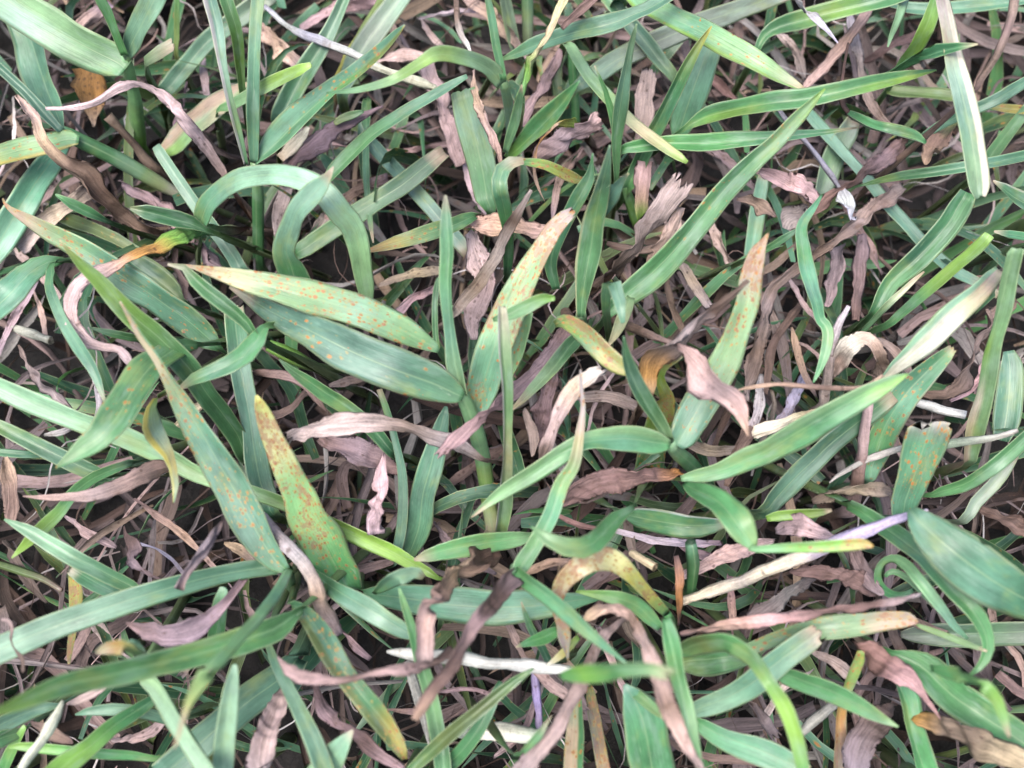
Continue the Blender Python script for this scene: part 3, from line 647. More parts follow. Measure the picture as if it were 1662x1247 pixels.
d | mauve papery dead leaf hanging pointed across the rusty leaf | pink,pink,mv,pink,tan | 44,46,44,42 | curl=.4 roll=0 fold=.15 | 1104,564,10 1115,576,26 1130,592,38 1150,620,45 1170,636,40 1187,650,34 1200,667,26 1208,686,14 1215,708,3
g | yellowing rust blotched short leaf crossing to the keeled leaf | ol,yg,lg,yel,yel | 36,40,40 | rust=1 fold=.3 noroot | 900,527,12 912,522,24 930,528,31 952,545,35 968,562,37 985,579,37 1005,594,32 1022,604,18
g | green blade pointing down left with tan tip below the blotched leaf | g,g,lg,lg,tan | 26,32,34 | fold=.5 noroot | 938,548,20 925,562,27 901,592,26 884,611,24 867,629,21 848,650,13 829,667,4
g | folded blue green leaf tip bent downward | g,bg,bg | 36,46,46 | fold=.2 roll=0 | 984,508,14 983,488,16 985,466,20 993,455,24 1000,468,24 1006,490,22 1009,512,18 1011,524,8
g | pale pinkish green blade piece under the bent blue green tip | lg,str | 30,32 | noroot | 1024,482,14 1015,505,22 1004,530,21 995,548,13 988,560,5
d | pink brown dead strip with frayed brush end | br,br,pink,pink,tan,pale | 24,34,38,38 | rag_end=2.6 curl=.7 | 878,765,8 881,750,13 891,718,19 904,680,21 913,660,23 925,643,23 938,628,21 952,616,21 968,606,23 982,601,22
d | mauve dead leaf with dark speckled skin standing behind the brush ended strip | mv,mv,mv | 14,22,24 | rust=1 noroot curl=.5 | 872,725,12 876,700,24 881,669,31 886,640,30 891,617,26 897,595,12
d | thin pink dead sliver beside the speckled mauve leaf | pink,pink | 20,25 | noroot | 850,664,6 857,682,15 864,703,20 866,722,16 864,740,6
d | crinkled brown dead leaf lying level beneath the drooping green leaf | org,br,br,br,br | 20,25,26,22 | noroot roll=0 | 1108,768,12 1085,770,22 1053,774,31 1020,778,38 985,783,41 960,791,38 941,801,34 922,813,20 910,822,8
g | shaded green leaf with violet grey margin in the lower centre right | g,g,g,bg | 20,24,24 | split=-1:lil:.85 fold=.1 | 1012,834,12 1030,839,34 1069,847,45 1095,851,45 1120,854,42 1150,853,34 1180,849,14
g | wide short leaf folded sharply at its end into a yellow green strip | g,g,g,lg | 32,38,42,40 | fold=.3 noroot | 1110,784,8 1125,793,26 1145,802,38 1168,815,48 1187,835,54 1203,858,50 1216,876,34 1224,890,12
g | yellow green folded over strip with rusty blunt tip above the violet stalk | lg,lg,yg,yg,org | 40,44,46 | noroot fold=.4 roll=0 rust_tip=.7 rust=0 | 1214,890,8 1230,891,13 1279,889,18 1313,888,20 1347,886,21 1380,884,21 1401,883,18 1417,887,5
# ---------------- right upper
g | bright two tone blade lying along the top right edge | g,g,yg,g,g | 20,26,30 | fold=.5 | 1228,82,12 1240,58,18 1262,44,28 1296,34,34 1347,20,35 1397,8,35 1448,-6,35 1490,-20,34
g | darker blade lying along the top edge toward the corner | bg,bg,bg | 20,24 | | 1440,6,14 1475,13,22 1510,15,24 1549,13,24 1605,8,24 1662,0,24 1700,-8,22
d | pale mauve dead point hanging from the top right edge | mv,pale,lil | 30,38,40 | noroot rev | 1360,70,2 1345,52,7 1323,30,13 1308,15,16 1293,0,19 1280,-16,18
d | straight pinkish brown dead strip leaning in the upper right | pink,br,pink | 14,20,22 | noroot | 1306,144,10 1320,126,16 1340,104,18 1374,64,18 1395,36,19 1412,12,18 1425,-10,14
d | long pale mauve dead strip hanging behind the bright two tone leaf | lil,mv,pink | 14,18,18 | noroot rev | 1448,210,6 1430,192,13 1414,168,15 1405,148,16 1398,118,17 1390,74,17 1384,50,16 1379,22,12
g | long square cut blade, bleached cream and brown at its upper part | tan,cream,str,mint,bg,lg,lg | 46,47,45,42 | split=-1:cream:.35 fold=.1 curl=.3 roll=4 rag_end=1 noroot | 1524,-28,30 1530,0,30 1539,51,32 1549,101,34 1558,135,36 1566,168,38 1573,200,40 1579,236,41 1585,275,42 1588,305,38 1590,322,22
g | dark small leaf crossing over the square cut blade | g,g,dg,g | 34,46,50 | fold=.7 | 1436,122,10 1461,109,16 1480,98,22 1498,91,24 1515,86,24 1532,81,21 1555,77,14 1587,72,3
g | lime green narrow leaf rising to the top edge beside the square cut blade | g,yg,yg,g | 16,28,34 | fold=.4 | 1452,128,12 1461,110,19 1475,92,26 1488,74,30 1500,52,29 1508,34,27 1518,0,20 1524,-25,14
g | thin pale green blade pointing down from the top right edge | mint,lg | 26,32 | noroot rev fold=.4 | 1441,76,3 1446,58,9 1454,37,14 1462,15,16 1468,-4,17 1474,-24,16
d | brown rope like twisted dead leaf at the right corner | br,tan,br,tan,br | 40,48,48 | tube | 1581,150,8 1592,130,12 1605,110,14 1616,94,14 1628,68,14 1636,44,14 1643,18,16 1648,-6,16 1652,-28,15
s | black hair thin wisp hooked above the striped leaf pair | db,db | 36,38,34 | rev noroot | 1377,70,3 1372,95,5 1367,128,6 1366,150,8 1368,170,9 1377,183,7
g | dark narrow folded leaf pair with white edges | g,g,dg,g | 34,38,36 | fold=1.1 split=1:pale:.8 noroot | 1372,180,6 1385,188,14 1414,203,20 1440,210,22 1465,217,22 1485,223,18 1503,233,5
g | blue green blade passing beneath the square cut blade | bg,bg,bg | 18,26,28 | rev | 1700,110,16 1662,135,19 1640,148,21 1616,162,21 1580,178,19 1549,192,17 1515,210,15 1490,227,10
g | olive yellow dark flecked blade end at the right edge | ol,yel,ol | 18,22 | rust=.8 noroot rev | 1700,184,14 1662,179,16 1640,177,16 1616,174,12 1600,170,6
g | dim olive blade lying behind the right hand lime leaf | ol,ol | 12,15 | noroot | 1440,146,16 1460,149,24 1500,152,26 1540,156,24 1560,160,14
g | long low blue green blade running diagonally down the right side | bg,mint,bg,bg | 10,13,12,10 | fold=.1 noroot | 1300,168,12 1313,185,21 1354,232,23 1397,280,24 1441,333,25 1470,363,24 1495,391,24 1522,418,23 1550,440,22 1584,458,18 1620,480,12
g | narrow dark folded blade lying level toward the right edge | g,g,bg,g | 18,26,28,26 | fold=.7 rev | 1700,244,18 1662,253,19 1616,263,19 1580,269,19 1549,274,20 1510,280,19 1465,286,16 1425,294,10 1388,304,3
g | medium green blade leaning up beside the square cut blade | g,lg | 12,22 | | 1594,276,16 1606,256,22 1620,237,23 1633,219,23 1657,189,22 1675,165,18
g | pale dull wide leaf behind the diagonal blade on the right | dull,lg,dull | 8,12 | noroot | 1330,325,20 1336,305,34 1347,269,40 1358,243,41 1374,217,38 1384,195,24
g | hanging slim green leaf bending sharply at a knot | g,bg,g,g,bg,g,lg,g | 30,34,36,34 | roll=0 fold=.4 noroot | 1334,316,4 1322,335,10 1313,347,14 1303,362,18 1300,380,22 1303,400,25 1308,434,28 1318,470,25 1326,495,22 1331,518,18 1341,530,20 1344,545,20 1340,572,18 1330,600,11 1320,621,3
g | small green blade joining the slim hanging leaf | g,bg | 26,32 | | 1234,411,8 1252,400,13 1275,386,13 1296,372,6
s | lilac grey thin stalk ending in a pale papery husk | lil,lil,lil | 16,22 | noroot | 1262,176,7 1285,205,8 1313,236,8 1340,272,9 1362,306,8
d | pale lilac papery husk scrap on the tip of the thin stalk | lil,pale,lil | 22,24 | noroot rag_end=2.4 curl=.3 | 1364,304,8 1370,316,20 1376,332,34 1380,350,34
d | wide brown dead strap slanting down left in the right turf | br,mv,br,br | 16,22,22 | noroot | 1472,232,12 1461,239,24 1435,258,29 1401,283,25 1380,299,22 1360,313,21 1340,328,19 1318,348,12
d | long mauve brown dead ribbon running down to the lower left of the right turf | mv,pink,mv,br,br,mv,br,mv | 14,20,22,18,14 | noroot | 1466,302,14 1440,320,25 1414,340,25 1374,374,21 1347,396,18 1320,414,17 1296,434,17 1272,452,18 1256,467,20 1244,498,23 1236,535,25 1226,580,26 1216,618,24 1208,650,14
d | mauve humped dead leaf right of the deep green sweeping blade | mv,pink,mv | 18,24,20 | noroot | 1232,277,8 1255,286,22 1279,298,34 1300,310,34 1318,325,28 1326,345,14
d | curled mauve dead bulb shape under the humped dead leaf | mv,mv | 18,20 | noroot curl=2.4 | 1276,372,14 1284,356,36 1298,344,38 1312,338,18
d | small brown tan dead scrap with dark lip over the aqua blade | br,tan,br | 22,26 | noroot | 1196,322,8 1212,325,16 1232,334,20 1248,344,16 1258,352,6
g | aqua blade standing low behind the deep green sweeping blade | bg,mint | 8,12 | noroot | 1218,420,24 1224,380,28 1230,340,28 1236,305,26 1240,280,16
d | olive brown dead wedge near the folded leaf pair | ol,br,tan | 18,22 | noroot | 1558,196,6 1545,206,16 1528,222,25 1515,238,27 1507,252,20 1504,266,6
g | broad two tone green blade slanting below the square cut blade | g,g,dg,g,g | 16,22,28 | fold=.5 split=1:g:0 | 1418,508,18 1430,486,26 1448,457,31 1481,427,38 1498,411,41 1520,388,44 1542,362,45 1556,338,43 1570,312,30
g | dark leaf with pale rim entering from the right edge | dg,g | 24,30 | split=1:pale:.88 rev | 1612,294,4 1625,303,16 1640,314,26 1662,328,34 1700,345,36
g | lime blunt tipped blade slanting on the right side | g,g,yg,yg,yg | 14,22,30 | fold=.3 | 1440,528,12 1454,516,15 1475,499,16 1498,479,18 1525,455,19 1549,434,20 1575,413,21 1592,397,22 1606,381,18
g | thick cut yellow green stem with pale waist and brown foot | tan,str,cream,lg,yg,lg,lg,lg | 12,24,36,46 | curl=1.6 roll=0 fold=.3 rag_end=.6 split=1:lg:.1 | 1571,752,22 1574,735,28 1579,703,33 1593,653,33 1601,610,33 1609,568,32 1630,484,31 1640,435,30 1646,405,29
g | small green blade entering from the right edge | g,bg | 26,30 | rev | 1614,376,4 1630,379,12 1662,384,14 1695,388,13
g | straw pale dry blade, half grey green, brown at the top | str,cream,cream,cream,str,tan,pink | 30,36,40,38 | split=-1:mint:.25 curl=.3 rev noroot roll=0 | 1622,438,16 1604,458,32 1582,481,41 1542,515,45 1520,537,45 1498,558,44 1475,578,36 1454,595,28 1438,610,15 1424,622,4
g | dark blue green leaf with brown margin and torn tip behind the spotted cut one | bg,g,bg,dg,g | 18,26,32 | split=1:br:.86 rust=.25 rag_end=1 | 1408,780,20 1413,762,32 1421,737,44 1430,711,48 1441,686,51 1456,662,50 1475,636,47 1495,614,42 1515,594,35 1532,578,28 1547,564,18
g | straight dark green blade slanting beneath the broad bright blade | dg,bg,dg,g | 18,24,28 | fold=.1 | 1240,832,28 1256,814,36 1275,793,38 1296,771,39 1322,747,40 1347,723,41 1373,702,41 1401,680,40 1425,661,38 1450,641,28
g | square chopped leaf end, mottled brown with white torn fibres | bg,bg,bg,bg,mv | 22,28,34 | rust=.35 rust_tip=.8 rag_end=2.6 fold=.06 curl=.2 roll=0 | 1464,838,40 1468,820,52 1475,800,58 1482,780,62 1488,762,65 1496,738,70 1502,720,73 1509,698,74 1513,685,73
s | thin tan arching stalk across the right middle | tan,br,tan | 38,42,38 | noroot | 1196,634,4 1212,630,6 1263,624,8 1300,626,9 1330,629,9 1365,631,9 1397,629,8 1415,622,7 1432,610,5
d | cream dead strip with torn left end below the thin arching stalk | tan,str,cream,cream | 26,30,28 | noroot rev rag_end=1.6 | 1221,704,22 1240,697,22 1263,690,21 1290,679,16 1310,671,9 1326,664,4
s | upright mauve brown dry stalk below the bright blade tip | mv,br,mv,mv | 12,24,30 | | 1382,826,22 1384,814,23 1391,784,20 1397,754,18 1404,703,18 1409,670,15 1412,652,11
s | lilac dry stalk leaning beside the slim hanging leaf | mv,mv,lil | 16,26,32 | | 1338,652,16 1340,636,18 1344,605,17 1347,585,17 1351,560,17 1357,541,16 1367,518,13 1378,497,7
d | mauve dead leaf hanging behind the slim hanging leaf | mv,pink | 14,18 | noroot | 1360,398,18 1360,420,26 1357,440,26 1350,470,20 1343,498,9
d | shaded mauve dead strip standing in the dark right hollow | mv,br | 10,12 | noroot | 1400,380,16 1397,405,20 1394,450,21 1391,490,20 1389,520,12
d | pale pink curled dead leaf bowing over a yellow fragment | mv,pink,pale,pink,br,mv | 20,28,28,20 | noroot roll=0 | 1348,612,12 1356,596,22 1374,568,30 1388,556,28 1403,550,24 1416,558,20 1423,572,20 1430,598,22 1434,618,12
g | thin straw tipped blade above the pale pink curl | g,lg,str | 16,26,28 | fold=.4 | 1394,545,8 1400,538,10 1418,518,12 1441,494,13 1470,468,10 1488,451,7 1500,441,3
s | grey green thin dry blade passing behind the square chopped leaf | gry,gry,dull,gry | 22,25,28 | noroot | 1346,784,3 1362,771,7 1387,757,9 1408,746,10 1428,738,10 1461,729,11 1500,724,14 1549,720,16 1575,716,15 1599,713,14 1630,706,12 1652,699,8
d | tan pink dead scrap lying below the upright mauve stalk | br,tan,pink | 20,24,20 | noroot | 1318,815,8 1335,808,18 1364,798,22 1390,794,24 1414,794,25 1435,796,20 1450,800,8
g | green blade sweeping in from the right below the cut stem | g,g,g,bg | 20,28,30 | fold=.4 | 1505,804,8 1525,799,18 1566,787,25 1592,771,27 1616,754,29 1640,733,30 1662,713,31 1700,680,30
g | pale grey green blade slanting beneath the right sweeping blade | dull,dull | 16,20 | | 1565,845,18 1579,822,22 1597,801,23 1616,781,23 1632,759,22 1648,738,14
g | dim broad teal leaf in the shade right of the cut stem | dg,bg | 8,12 | noroot | 1625,715,24 1632,690,38 1637,655,42 1640,620,42 1640,592,38 1636,570,20
d | large pinkish brown dead leaf curling in the right shade | br,pink,br | 14,20,16 | noroot rev | 1490,638,6 1510,641,16 1535,640,25 1556,628,32 1570,605,38 1582,575,42 1596,545,40 1618,510,36 1640,490,20
s | pale broken straw below the straw pale blade | gry,pale | 14,16 | noroot | 1480,650,12 1500,657,16 1530,665,16 1568,674,14
# ---------------- left lower
g | aqua blade with keel pointing up left at the left edge | g,bg,mint,mint | 22,28,30 | fold=.5 | 234,962,16 209,950,24 180,936,29 152,921,30 125,908,29 101,894,28 75,879,26 51,864,23 28,853,15 7,843,4
g | short teal leaf end with torn margin behind the aqua blade | bg,g | 18,23 | rag_end=1.4 | 200,970,16 189,964,25 170,954,29 152,945,30 130,932,28 112,920,22
g | long wide pale blue green blade sweeping to the left edge | g,bg,bg,mint,mint,mint | 26,31,34,36 | fold=.12 curl=.3 roll=3 | 462,916,16 448,920,27 404,925,33 337,938,37 269,957,41 202,977,44 135,1000,47 67,1026,50 0,1054,52 -50,1076,50
g | big green blade with deep channel sweeping to the lower left | g,g,g,g,g,yg | 34,42,52,60 | fold=.75 roll=-6 | 484,994,14 470,1005,28 448,1020,43 410,1034,45 370,1048,45 303,1067,42 236,1082,38 168,1098,38 101,1113,38 51,1132,32 10,1149,20 -24,1160,6
d | mauve dead leaf curved like a trough under the pale arching leaf | mv,pink,mv,mv,br | 24,31,33,32 | rev curl=1 | 204,1011,4 225,1018,20 253,1028,35 275,1030,38 296,1025,36 322,1014,30 344,999,24 365,978,19 381,958,15 400,934,11 419,910,5
d | thin mauve dead stalk leaf with frayed foot on the wide pale blade | br,mv,mv,pink | 38,40,40 | noroot curl=2.4 rev | 290,957,15 296,942,12 303,928,12 318,908,12 333,888,12 348,866,10 361,846,5
g | round ended green leaf loop standing below the wide pale blade | g,g,mint | 20,26,30 | fold=.1 curl=.6 | 346,1050,26 350,1029,31 354,1008,33 357,989,31 361,970,26 364,955,16
g | cream tipped leaf stub with orange patch on the big channelled blade | g,lg,org,cream | 44,50,48 | noroot wob=.15 | 244,1070,10 232,1064,20 218,1056,24 202,1050,26 185,1050,22 170,1054,18 155,1060,6
g | pale leaf curl standing up behind the orange patched stub | mint,mint | 40,46 | noroot | 238,1074,12 232,1060,20 222,1048,22 212,1042,14
g | mint blade with double keel slanting down from the big channelled blade | lg,mint,mint,mint | 30,36,38 | fold=.6 rev | 365,1290,38 337,1247,41 313,1211,42 290,1174,43 263,1130,41 248,1108,37 234,1088,28
g | straight mint blade with rounded top standing at the lower left | bg,mint,mint,mint | 30,38,46 | fold=.4 | 360,1285,34 362,1247,35 365,1198,33 369,1165,31 374,1130,28 378,1102,20 381,1080,8
g | wide blue green blade with white scratches slanting under the mint ones | bg,bg,bg,bg | 18,22,24 | fold=.06 | 480,1072,40 465,1090,50 450,1105,54 404,1138,57 364,1172,58 330,1202,57 303,1226,56 262,1262,52
g | dull aqua flat leaf tip pointing left under the big channelled blade | bg,mint,bg | 16,22,22 | rev | 122,1160,3 145,1154,15 185,1150,25 210,1151,29 236,1155,31 258,1162,31 278,1170,20
g | dark blade turning bright toward the bottom edge at the left | dg,g,yg,yg | 22,28,32 | noroot | 254,1130,12 240,1142,20 215,1158,26 185,1178,29 165,1195,31 145,1212,33 120,1230,40 98,1248,44 75,1270,40
g | low yellow green blade lying level near the bottom left corner | g,g,yg | 16,22,24 | rev | 14,1213,4 35,1211,15 67,1214,19 110,1218,20 152,1222,20 210,1226,19 268,1229,12
s | cream dry blade dropping toward the bottom left corner | cream,cream | 30,36 | noroot curl=.8 | 102,1138,5 95,1155,12 86,1172,17 77,1188,19 60,1213,16 40,1240,14 26,1262,12
g | mint blade entering low at the left edge under the channelled tip | bg,mint | 16,22 | rev | -36,1198,28 0,1178,31 25,1166,30 51,1155,27 75,1148,20 100,1143,8
g | light green blade crossing the bottom left corner | lg,g,g | 18,22 | rev | -30,1210,26 0,1200,30 18,1195,26 35,1188,14
g | short bright upright blade at the bottom left corner | g,yg | 12,20 | | 2,1262,20 12,1235,23 26,1205,20 40,1180,10
d | orange brown dead flake near the bottom left corner | br,tan,br | 20,23 | noroot | 50,1172,8 65,1182,18 85,1192,20 105,1200,16 118,1206,5
d | small crumpled brown dead leaf hanging in the left hollow | br,br,mv,br | 16,22,20 | noroot | 200,855,6 204,870,12 214,885,24 216,900,26 211,914,18 225,924,14 253,938,9 270,946,4
d | pink dead rim strip showing under the channelled blade | pink,pink | 28,32 | noroot | 108,1142,6 125,1137,11 150,1127,12 172,1116,6
g | yellow blackened spotted blade hanging below the wide pale blade | yel,yel,ol | 14,20 | rust=1 noroot rev | 112,1078,4 114,1058,12 118,1030,18 122,1000,22 124,965,24 118,930,18
d | thin pink dead curl at the left edge over the wide pale blade | pink,br,br | 38,40 | noroot | 2,1005,4 14,1008,5 20,1022,6 18,1040,7 26,1060,10 34,1072,13 38,1090,6
d | brown dead slip standing at the left edge above the wide blade | br,mv | 16,18 | noroot | 4,985,14 6,1000,16 8,1020,14 6,1040,8
t | olive green runner stem at the left edge in the shade | ol,ol,br | 8,12 | noroot | -20,912,12 10,920,14 40,930,14 70,940,12 100,958,8
# ---------------- centre lower
g | green blade sweeping right from the rusted broad leaf foot | g,g,bg,mint,bg | 22,28,30,28 | fold=.25 noroot | 498,918,8 515,936,20 535,951,27 552,962,31 578,978,37 602,992,39 625,1006,36 643,1017,32 660,1027,24 674,1034,10
s | striped grey brown dry sheath bending down beside the rusted broad leaf | gry,mv,gry,tan,mv | 22,30,30,22 | noroot curl=2 | 412,826,9 420,834,14 436,852,20 451,871,24 470,892,27 488,911,28 503,930,26 514,952,24 519,972,25 526,990,26 536,1008,25 548,1028,18
g | dark leaf with rust yellow margin hanging to a yellow tip | g,bg,bg,g,g,yel,yel | 30,36,34,28 | split=1:ol:.35 rust=.25 rust_tip=.8 fold=.3 wob=.07 | 472,986,14 480,984,22 496,998,30 511,1016,36 528,1040,38 541,1063,38 555,1085,36 568,1103,35 585,1126,38 602,1147,40 620,1169,40 636,1192,36 648,1213,28 657,1233,10
g | slim aqua blade slanting to the bottom edge beside a dead pink leaf | bg,mint,bg | 26,34,36 | fold=.5 | 432,1036,8 437,1049,12 445,1070,18 454,1090,22 470,1120,25 484,1147,27 498,1176,29 511,1204,31 525,1243,34 536,1275,34
g | broad mint leaf tip poking up at the bottom edge | lg,mint,mint | 28,34,38 | fold=.1 | 505,1285,52 520,1258,54 536,1235,48 552,1214,35 564,1198,17 573,1185,3
d | pink twisted dead ribbon lying over green blades in the lower middle | br,br,pink,pink,br,pink,pink,pink | 36,44,44,40 | rev twist=20 noroot roll=0 | 450,1065,4 461,1078,18 477,1090,27 496,1097,26 518,1100,22 535,1102,19 552,1103,17 577,1099,17 602,1093,18 628,1088,19 653,1086,19 675,1083,21 696,1076,22 715,1066,19 735,1052,9
d | crinkled tan brown dead leaf bent like an elbow | br,db,br,tan,br,pink,mv | 20,36,46,44 | noroot curl=1 roll=0 | 815,898,16 797,905,26 775,912,34 754,922,37 737,936,36 723,952,34 708,970,32 696,992,30 690,1010,30 688,1030,30 689,1050,30 690,1074,20
d | long rolled brown dead leaf slanting down to a rounded tan end | mv,br,br,pink,br,br,tan | 36,46,48,46 | noroot curl=2.2 roll=0 | 836,930,22 828,942,32 815,957,33 797,979,29 780,1000,26 764,1022,25 752,1044,27 737,1069,28 722,1092,26 703,1117,23 690,1140,20 679,1158,19 673,1170,12
g | wide dark teal leaf lying level beneath the brown dead leaves | g,bg,bg,bg,g | 18,24,26,24 | fold=.04 curl=.25 roll=0 | 590,962,10 602,965,24 630,968,42 669,973,53 720,981,61 787,986,63 820,986,61 850,985,58 880,983,50 910,979,40 940,974,26 975,971,6
g | small mint leaf curl resting on the wide dark leaf | g,bg,mint | 26,36,34 | noroot roll=-20 | 606,964,6 616,957,16 630,946,28 645,938,34 662,933,32 676,930,24 688,938,10
g | narrow pale green blade with pointed top standing under the pink ribbon | g,lg,lg,g,lg | 20,26,32,38 | fold=.7 | 724,1275,26 717,1226,31 706,1164,29 700,1135,28 693,1107,27 686,1085,24 680,1063,20 672,1032,17 663,1002,14 656,980,12 648,955,4
g | bright leaf pointing left into the dark below the central stem | lg,g,g,g | 20,24,25 | fold=.25 rev | 672,909,5 690,903,20 720,894,30 745,889,35 770,885,37 800,880,36 834,876,32 862,871,16
s | whitish grey straw lying level in the lower middle | pale,gry,pale,pale | 26,30,28 | noroot | 628,1058,5 645,1060,14 669,1063,20 705,1066,22 737,1069,22 770,1072,22 804,1076,22 850,1081,21 890,1085,19 927,1088,12
s | split grey straw dropping under the whitish level one | gry,gry | 18,22 | noroot rev | 697,1210,4 691,1186,9 686,1164,14 676,1130,18 669,1100,18 663,1074,15
g | olive green narrow blade slanting up from the bottom edge | g,ol,ol,g | 26,34,36 | fold=.7 | 655,1262,14 676,1241,19 697,1222,23 720,1201,24 745,1180,24 770,1160,23 795,1139,21 821,1117,18 845,1099,13 866,1085,4
g | dark narrow blade leaning up beside the olive one | dg,g,dg | 18,24,26 | | 702,1275,22 720,1247,25 738,1231,26 754,1214,27 772,1190,26 787,1164,24 800,1136,20 812,1106,8
s | thick pale cream green straw lying low at the bottom | dull,cream,dull | 12,14 | noroot | 728,1182,16 744,1186,24 790,1189,27 830,1191,27 862,1193,24 885,1196,12
d | wide pinkish dead leaf hanging to the bottom edge | br,pink,pink,mv | 24,30,32 | noroot curl=.9 | 464,1108,14 461,1122,25 453,1143,31 444,1164,36 435,1189,39 427,1214,42 420,1252,45 417,1275,44
d | brown mauve dead leaf twisting toward the bottom edge | br,mv,br,mv | 18,24,22 | noroot | 509,1104,4 517,1128,13 528,1150,21 545,1170,26 562,1184,28 582,1200,28 602,1216,25 630,1233,20 656,1252,10
# ---------------- lower right centre
g | bright green leaf dipping in a shallow U | g,g,g,lg,lg | 36,42,46,46 | fold=.15 roll=-18 | 1026,826,8 1010,834,20 995,848,28 982,864,32 968,878,35 952,887,36 935,891,35 912,886,30 891,877,24 876,866,13 862,855,3
d | pinkish dead leaf hooked over and dropping to the bottom edge | tan,pink,br,pink,pink,br,pink,mv | 36,42,46,44 | noroot roll=0 curl=.8 | 948,1006,6 962,997,18 985,989,23 1003,988,23 1019,996,22 1030,1012,22 1042,1036,24 1059,1076,29 1067,1098,31 1076,1123,33 1086,1150,31 1096,1174,28 1110,1200,21 1122,1222,16 1140,1252,10
d | long pinkish dead leaf curving down left to the bottom edge | br,pink,br,pink,pink,mv | 30,36,38,36 | noroot curl=1 | 1022,1002,8 1005,1010,13 982,1029,15 970,1046,17 962,1063,18 951,1090,20 941,1113,21 927,1140,22 911,1167,23 893,1194,25 874,1218,29 850,1247,35 835,1265,34
g | blurred green leaf lying high across the dead strips, pale torn end | g,yg,g,lg,str | 58,64,66 | rag_end=2 fold=.25 roll=0 noroot | 908,1098,8 925,1096,24 952,1093,35 980,1091,38 1002,1089,37 1030,1087,31 1053,1086,26 1072,1090,25 1092,1096,24
g | broad dark green leaf rising from the bottom edge under the dead strips | g,g,g,bg | 20,28,32 | fold=.1 curl=.3 | 1064,1290,82 1059,1247,84 1054,1218,82 1049,1191,79 1043,1168,73 1034,1145,60 1024,1127,34 1014,1112,8
g | small bright green fold beside the broad dark leaf | g,lg | 30,34 | noroot | 1018,1114,6 1030,1124,16 1045,1136,20 1060,1149,18 1076,1164,8
g | olive green arched blade bending down to the bottom edge | g,ol,g,g,yg,yg,g | 32,42,46,44,40 | fold=.25 noroot | 1098,1060,14 1110,1056,30 1130,1048,39 1154,1043,40 1172,1042,37 1187,1046,34 1205,1056,30 1222,1070,27 1246,1105,26 1260,1125,27 1273,1147,28 1283,1170,27 1290,1191,26 1298,1222,25 1306,1262,24
g | dark olive broad leaf below the arched olive blade | ol,g,ol | 18,22,22 | noroot | 1096,1080,20 1117,1074,42 1145,1072,50 1170,1069,50 1195,1065,46 1225,1056,30 1245,1048,10
g | grey green wide blade with a torn bent end | bg,mint,bg,bg,dull | 24,32,36 | rag_end=1.8 fold=.12 roll=0 | 1108,1165,14 1123,1155,30 1145,1147,40 1170,1138,44 1195,1126,46 1221,1110,47 1242,1093,47 1263,1075,46 1280,1062,46 1296,1051,46 1315,1037,44 1333,1024,36
g | teal green leaf spreading to the bottom edge right of the hooked dead leaf | g,bg,bg,bg | 24,28,30 | fold=.3 | 1124,1164,10 1138,1177,26 1170,1195,40 1195,1205,46 1221,1214,50 1250,1226,50 1279,1240,46 1310,1258,36
g | bright green pointed leaf above the grey straws at the lower right | g,g,g,lg | 26,32,36 | fold=.3 | 1254,1086,14 1268,1093,29 1290,1101,35 1313,1110,37 1340,1119,38 1364,1130,36 1390,1143,32 1414,1157,25 1436,1169,14 1458,1180,3
g | mottled rusty leaf with brown torn tip lying level | g,lg,lg,lg,lg,tan,mv | 26,32,34 | rust=.5 rust_tip=.95 fold=.12 roll=0 noroot | 1195,1062,8 1212,1056,20 1238,1045,25 1263,1036,29 1295,1028,35 1330,1021,40 1355,1019,42 1380,1016,42 1405,1013,40 1431,1009,38 1455,1007,33 1475,1006,26 1490,1011,6
d | tan brown twisted dead rope leaf above the mottled rusty leaf | br,tan,pink,br,br,gry | 30,36,40,38 | noroot curl=2.4 twist=30 | 1104,1030,7 1130,1025,16 1170,1016,20 1210,1011,22 1250,1006,22 1279,1002,21 1315,997,21 1347,992,20 1380,987,20 1414,982,19 1455,975,16 1494,967,10
s | violet tipped cream stalk crossing beneath the yellow green strip | cream,cream,gry,cream,lil,pur,pur,lil | 16,24,32,38 | noroot curl=1.6 | 1100,978,14 1110,974,19 1154,961,22 1204,944,22 1240,927,22 1263,918,21 1313,900,21 1364,878,21 1414,861,20 1440,850,18 1465,841,16 1488,834,11 1506,828,4
g | very broad dark blue green leaf with pale central streak | bg,dg,bg,dg,bg | 34,40,42,40 | fold=.1 curl=.35 roll=6 | 1720,990,50 1690,984,60 1662,972,72 1616,946,86 1590,928,90 1566,910,90 1540,889,84 1515,868,70 1498,852,52 1486,838,34 1478,826,14
g | long green leaf kinked back at its lower end beside the broad dark leaf | g,g,bg,g,g,g,g | 28,34,36,32 | fold=.4 rev | 1574,1096,5 1588,1084,14 1600,1066,20 1604,1048,22 1600,1028,25 1590,1007,29 1576,988,31 1553,965,31 1532,942,32 1515,922,34 1498,902,35 1475,884,36 1448,864,35 1420,846,30 1394,828,22
g | striped pale green leaf curled into a loop | lg,g,g,lg,lg,lg,mint,lg | 16,22,28,32,30,26 | noroot roll=0 fold=.5 | 1482,957,8 1466,965,12 1448,965,14 1432,955,15 1424,938,15 1427,920,16 1438,909,17 1454,907,18 1472,918,20 1488,936,21 1505,957,21 1522,979,20 1537,999,17 1549,1016,14 1571,1038,5
g | inner thin strip of the looped curl | g,lg,lg | 26,30 | noroot | 1436,936,6 1446,928,10 1460,931,11 1478,944,11 1497,963,10 1515,985,5
g | thin yellow green sliver pointing right below the looped curl | yg,lg | 30,34 | noroot | 1486,1013,4 1500,1019,9 1525,1028,11 1549,1037,12 1575,1047,10 1602,1057,4
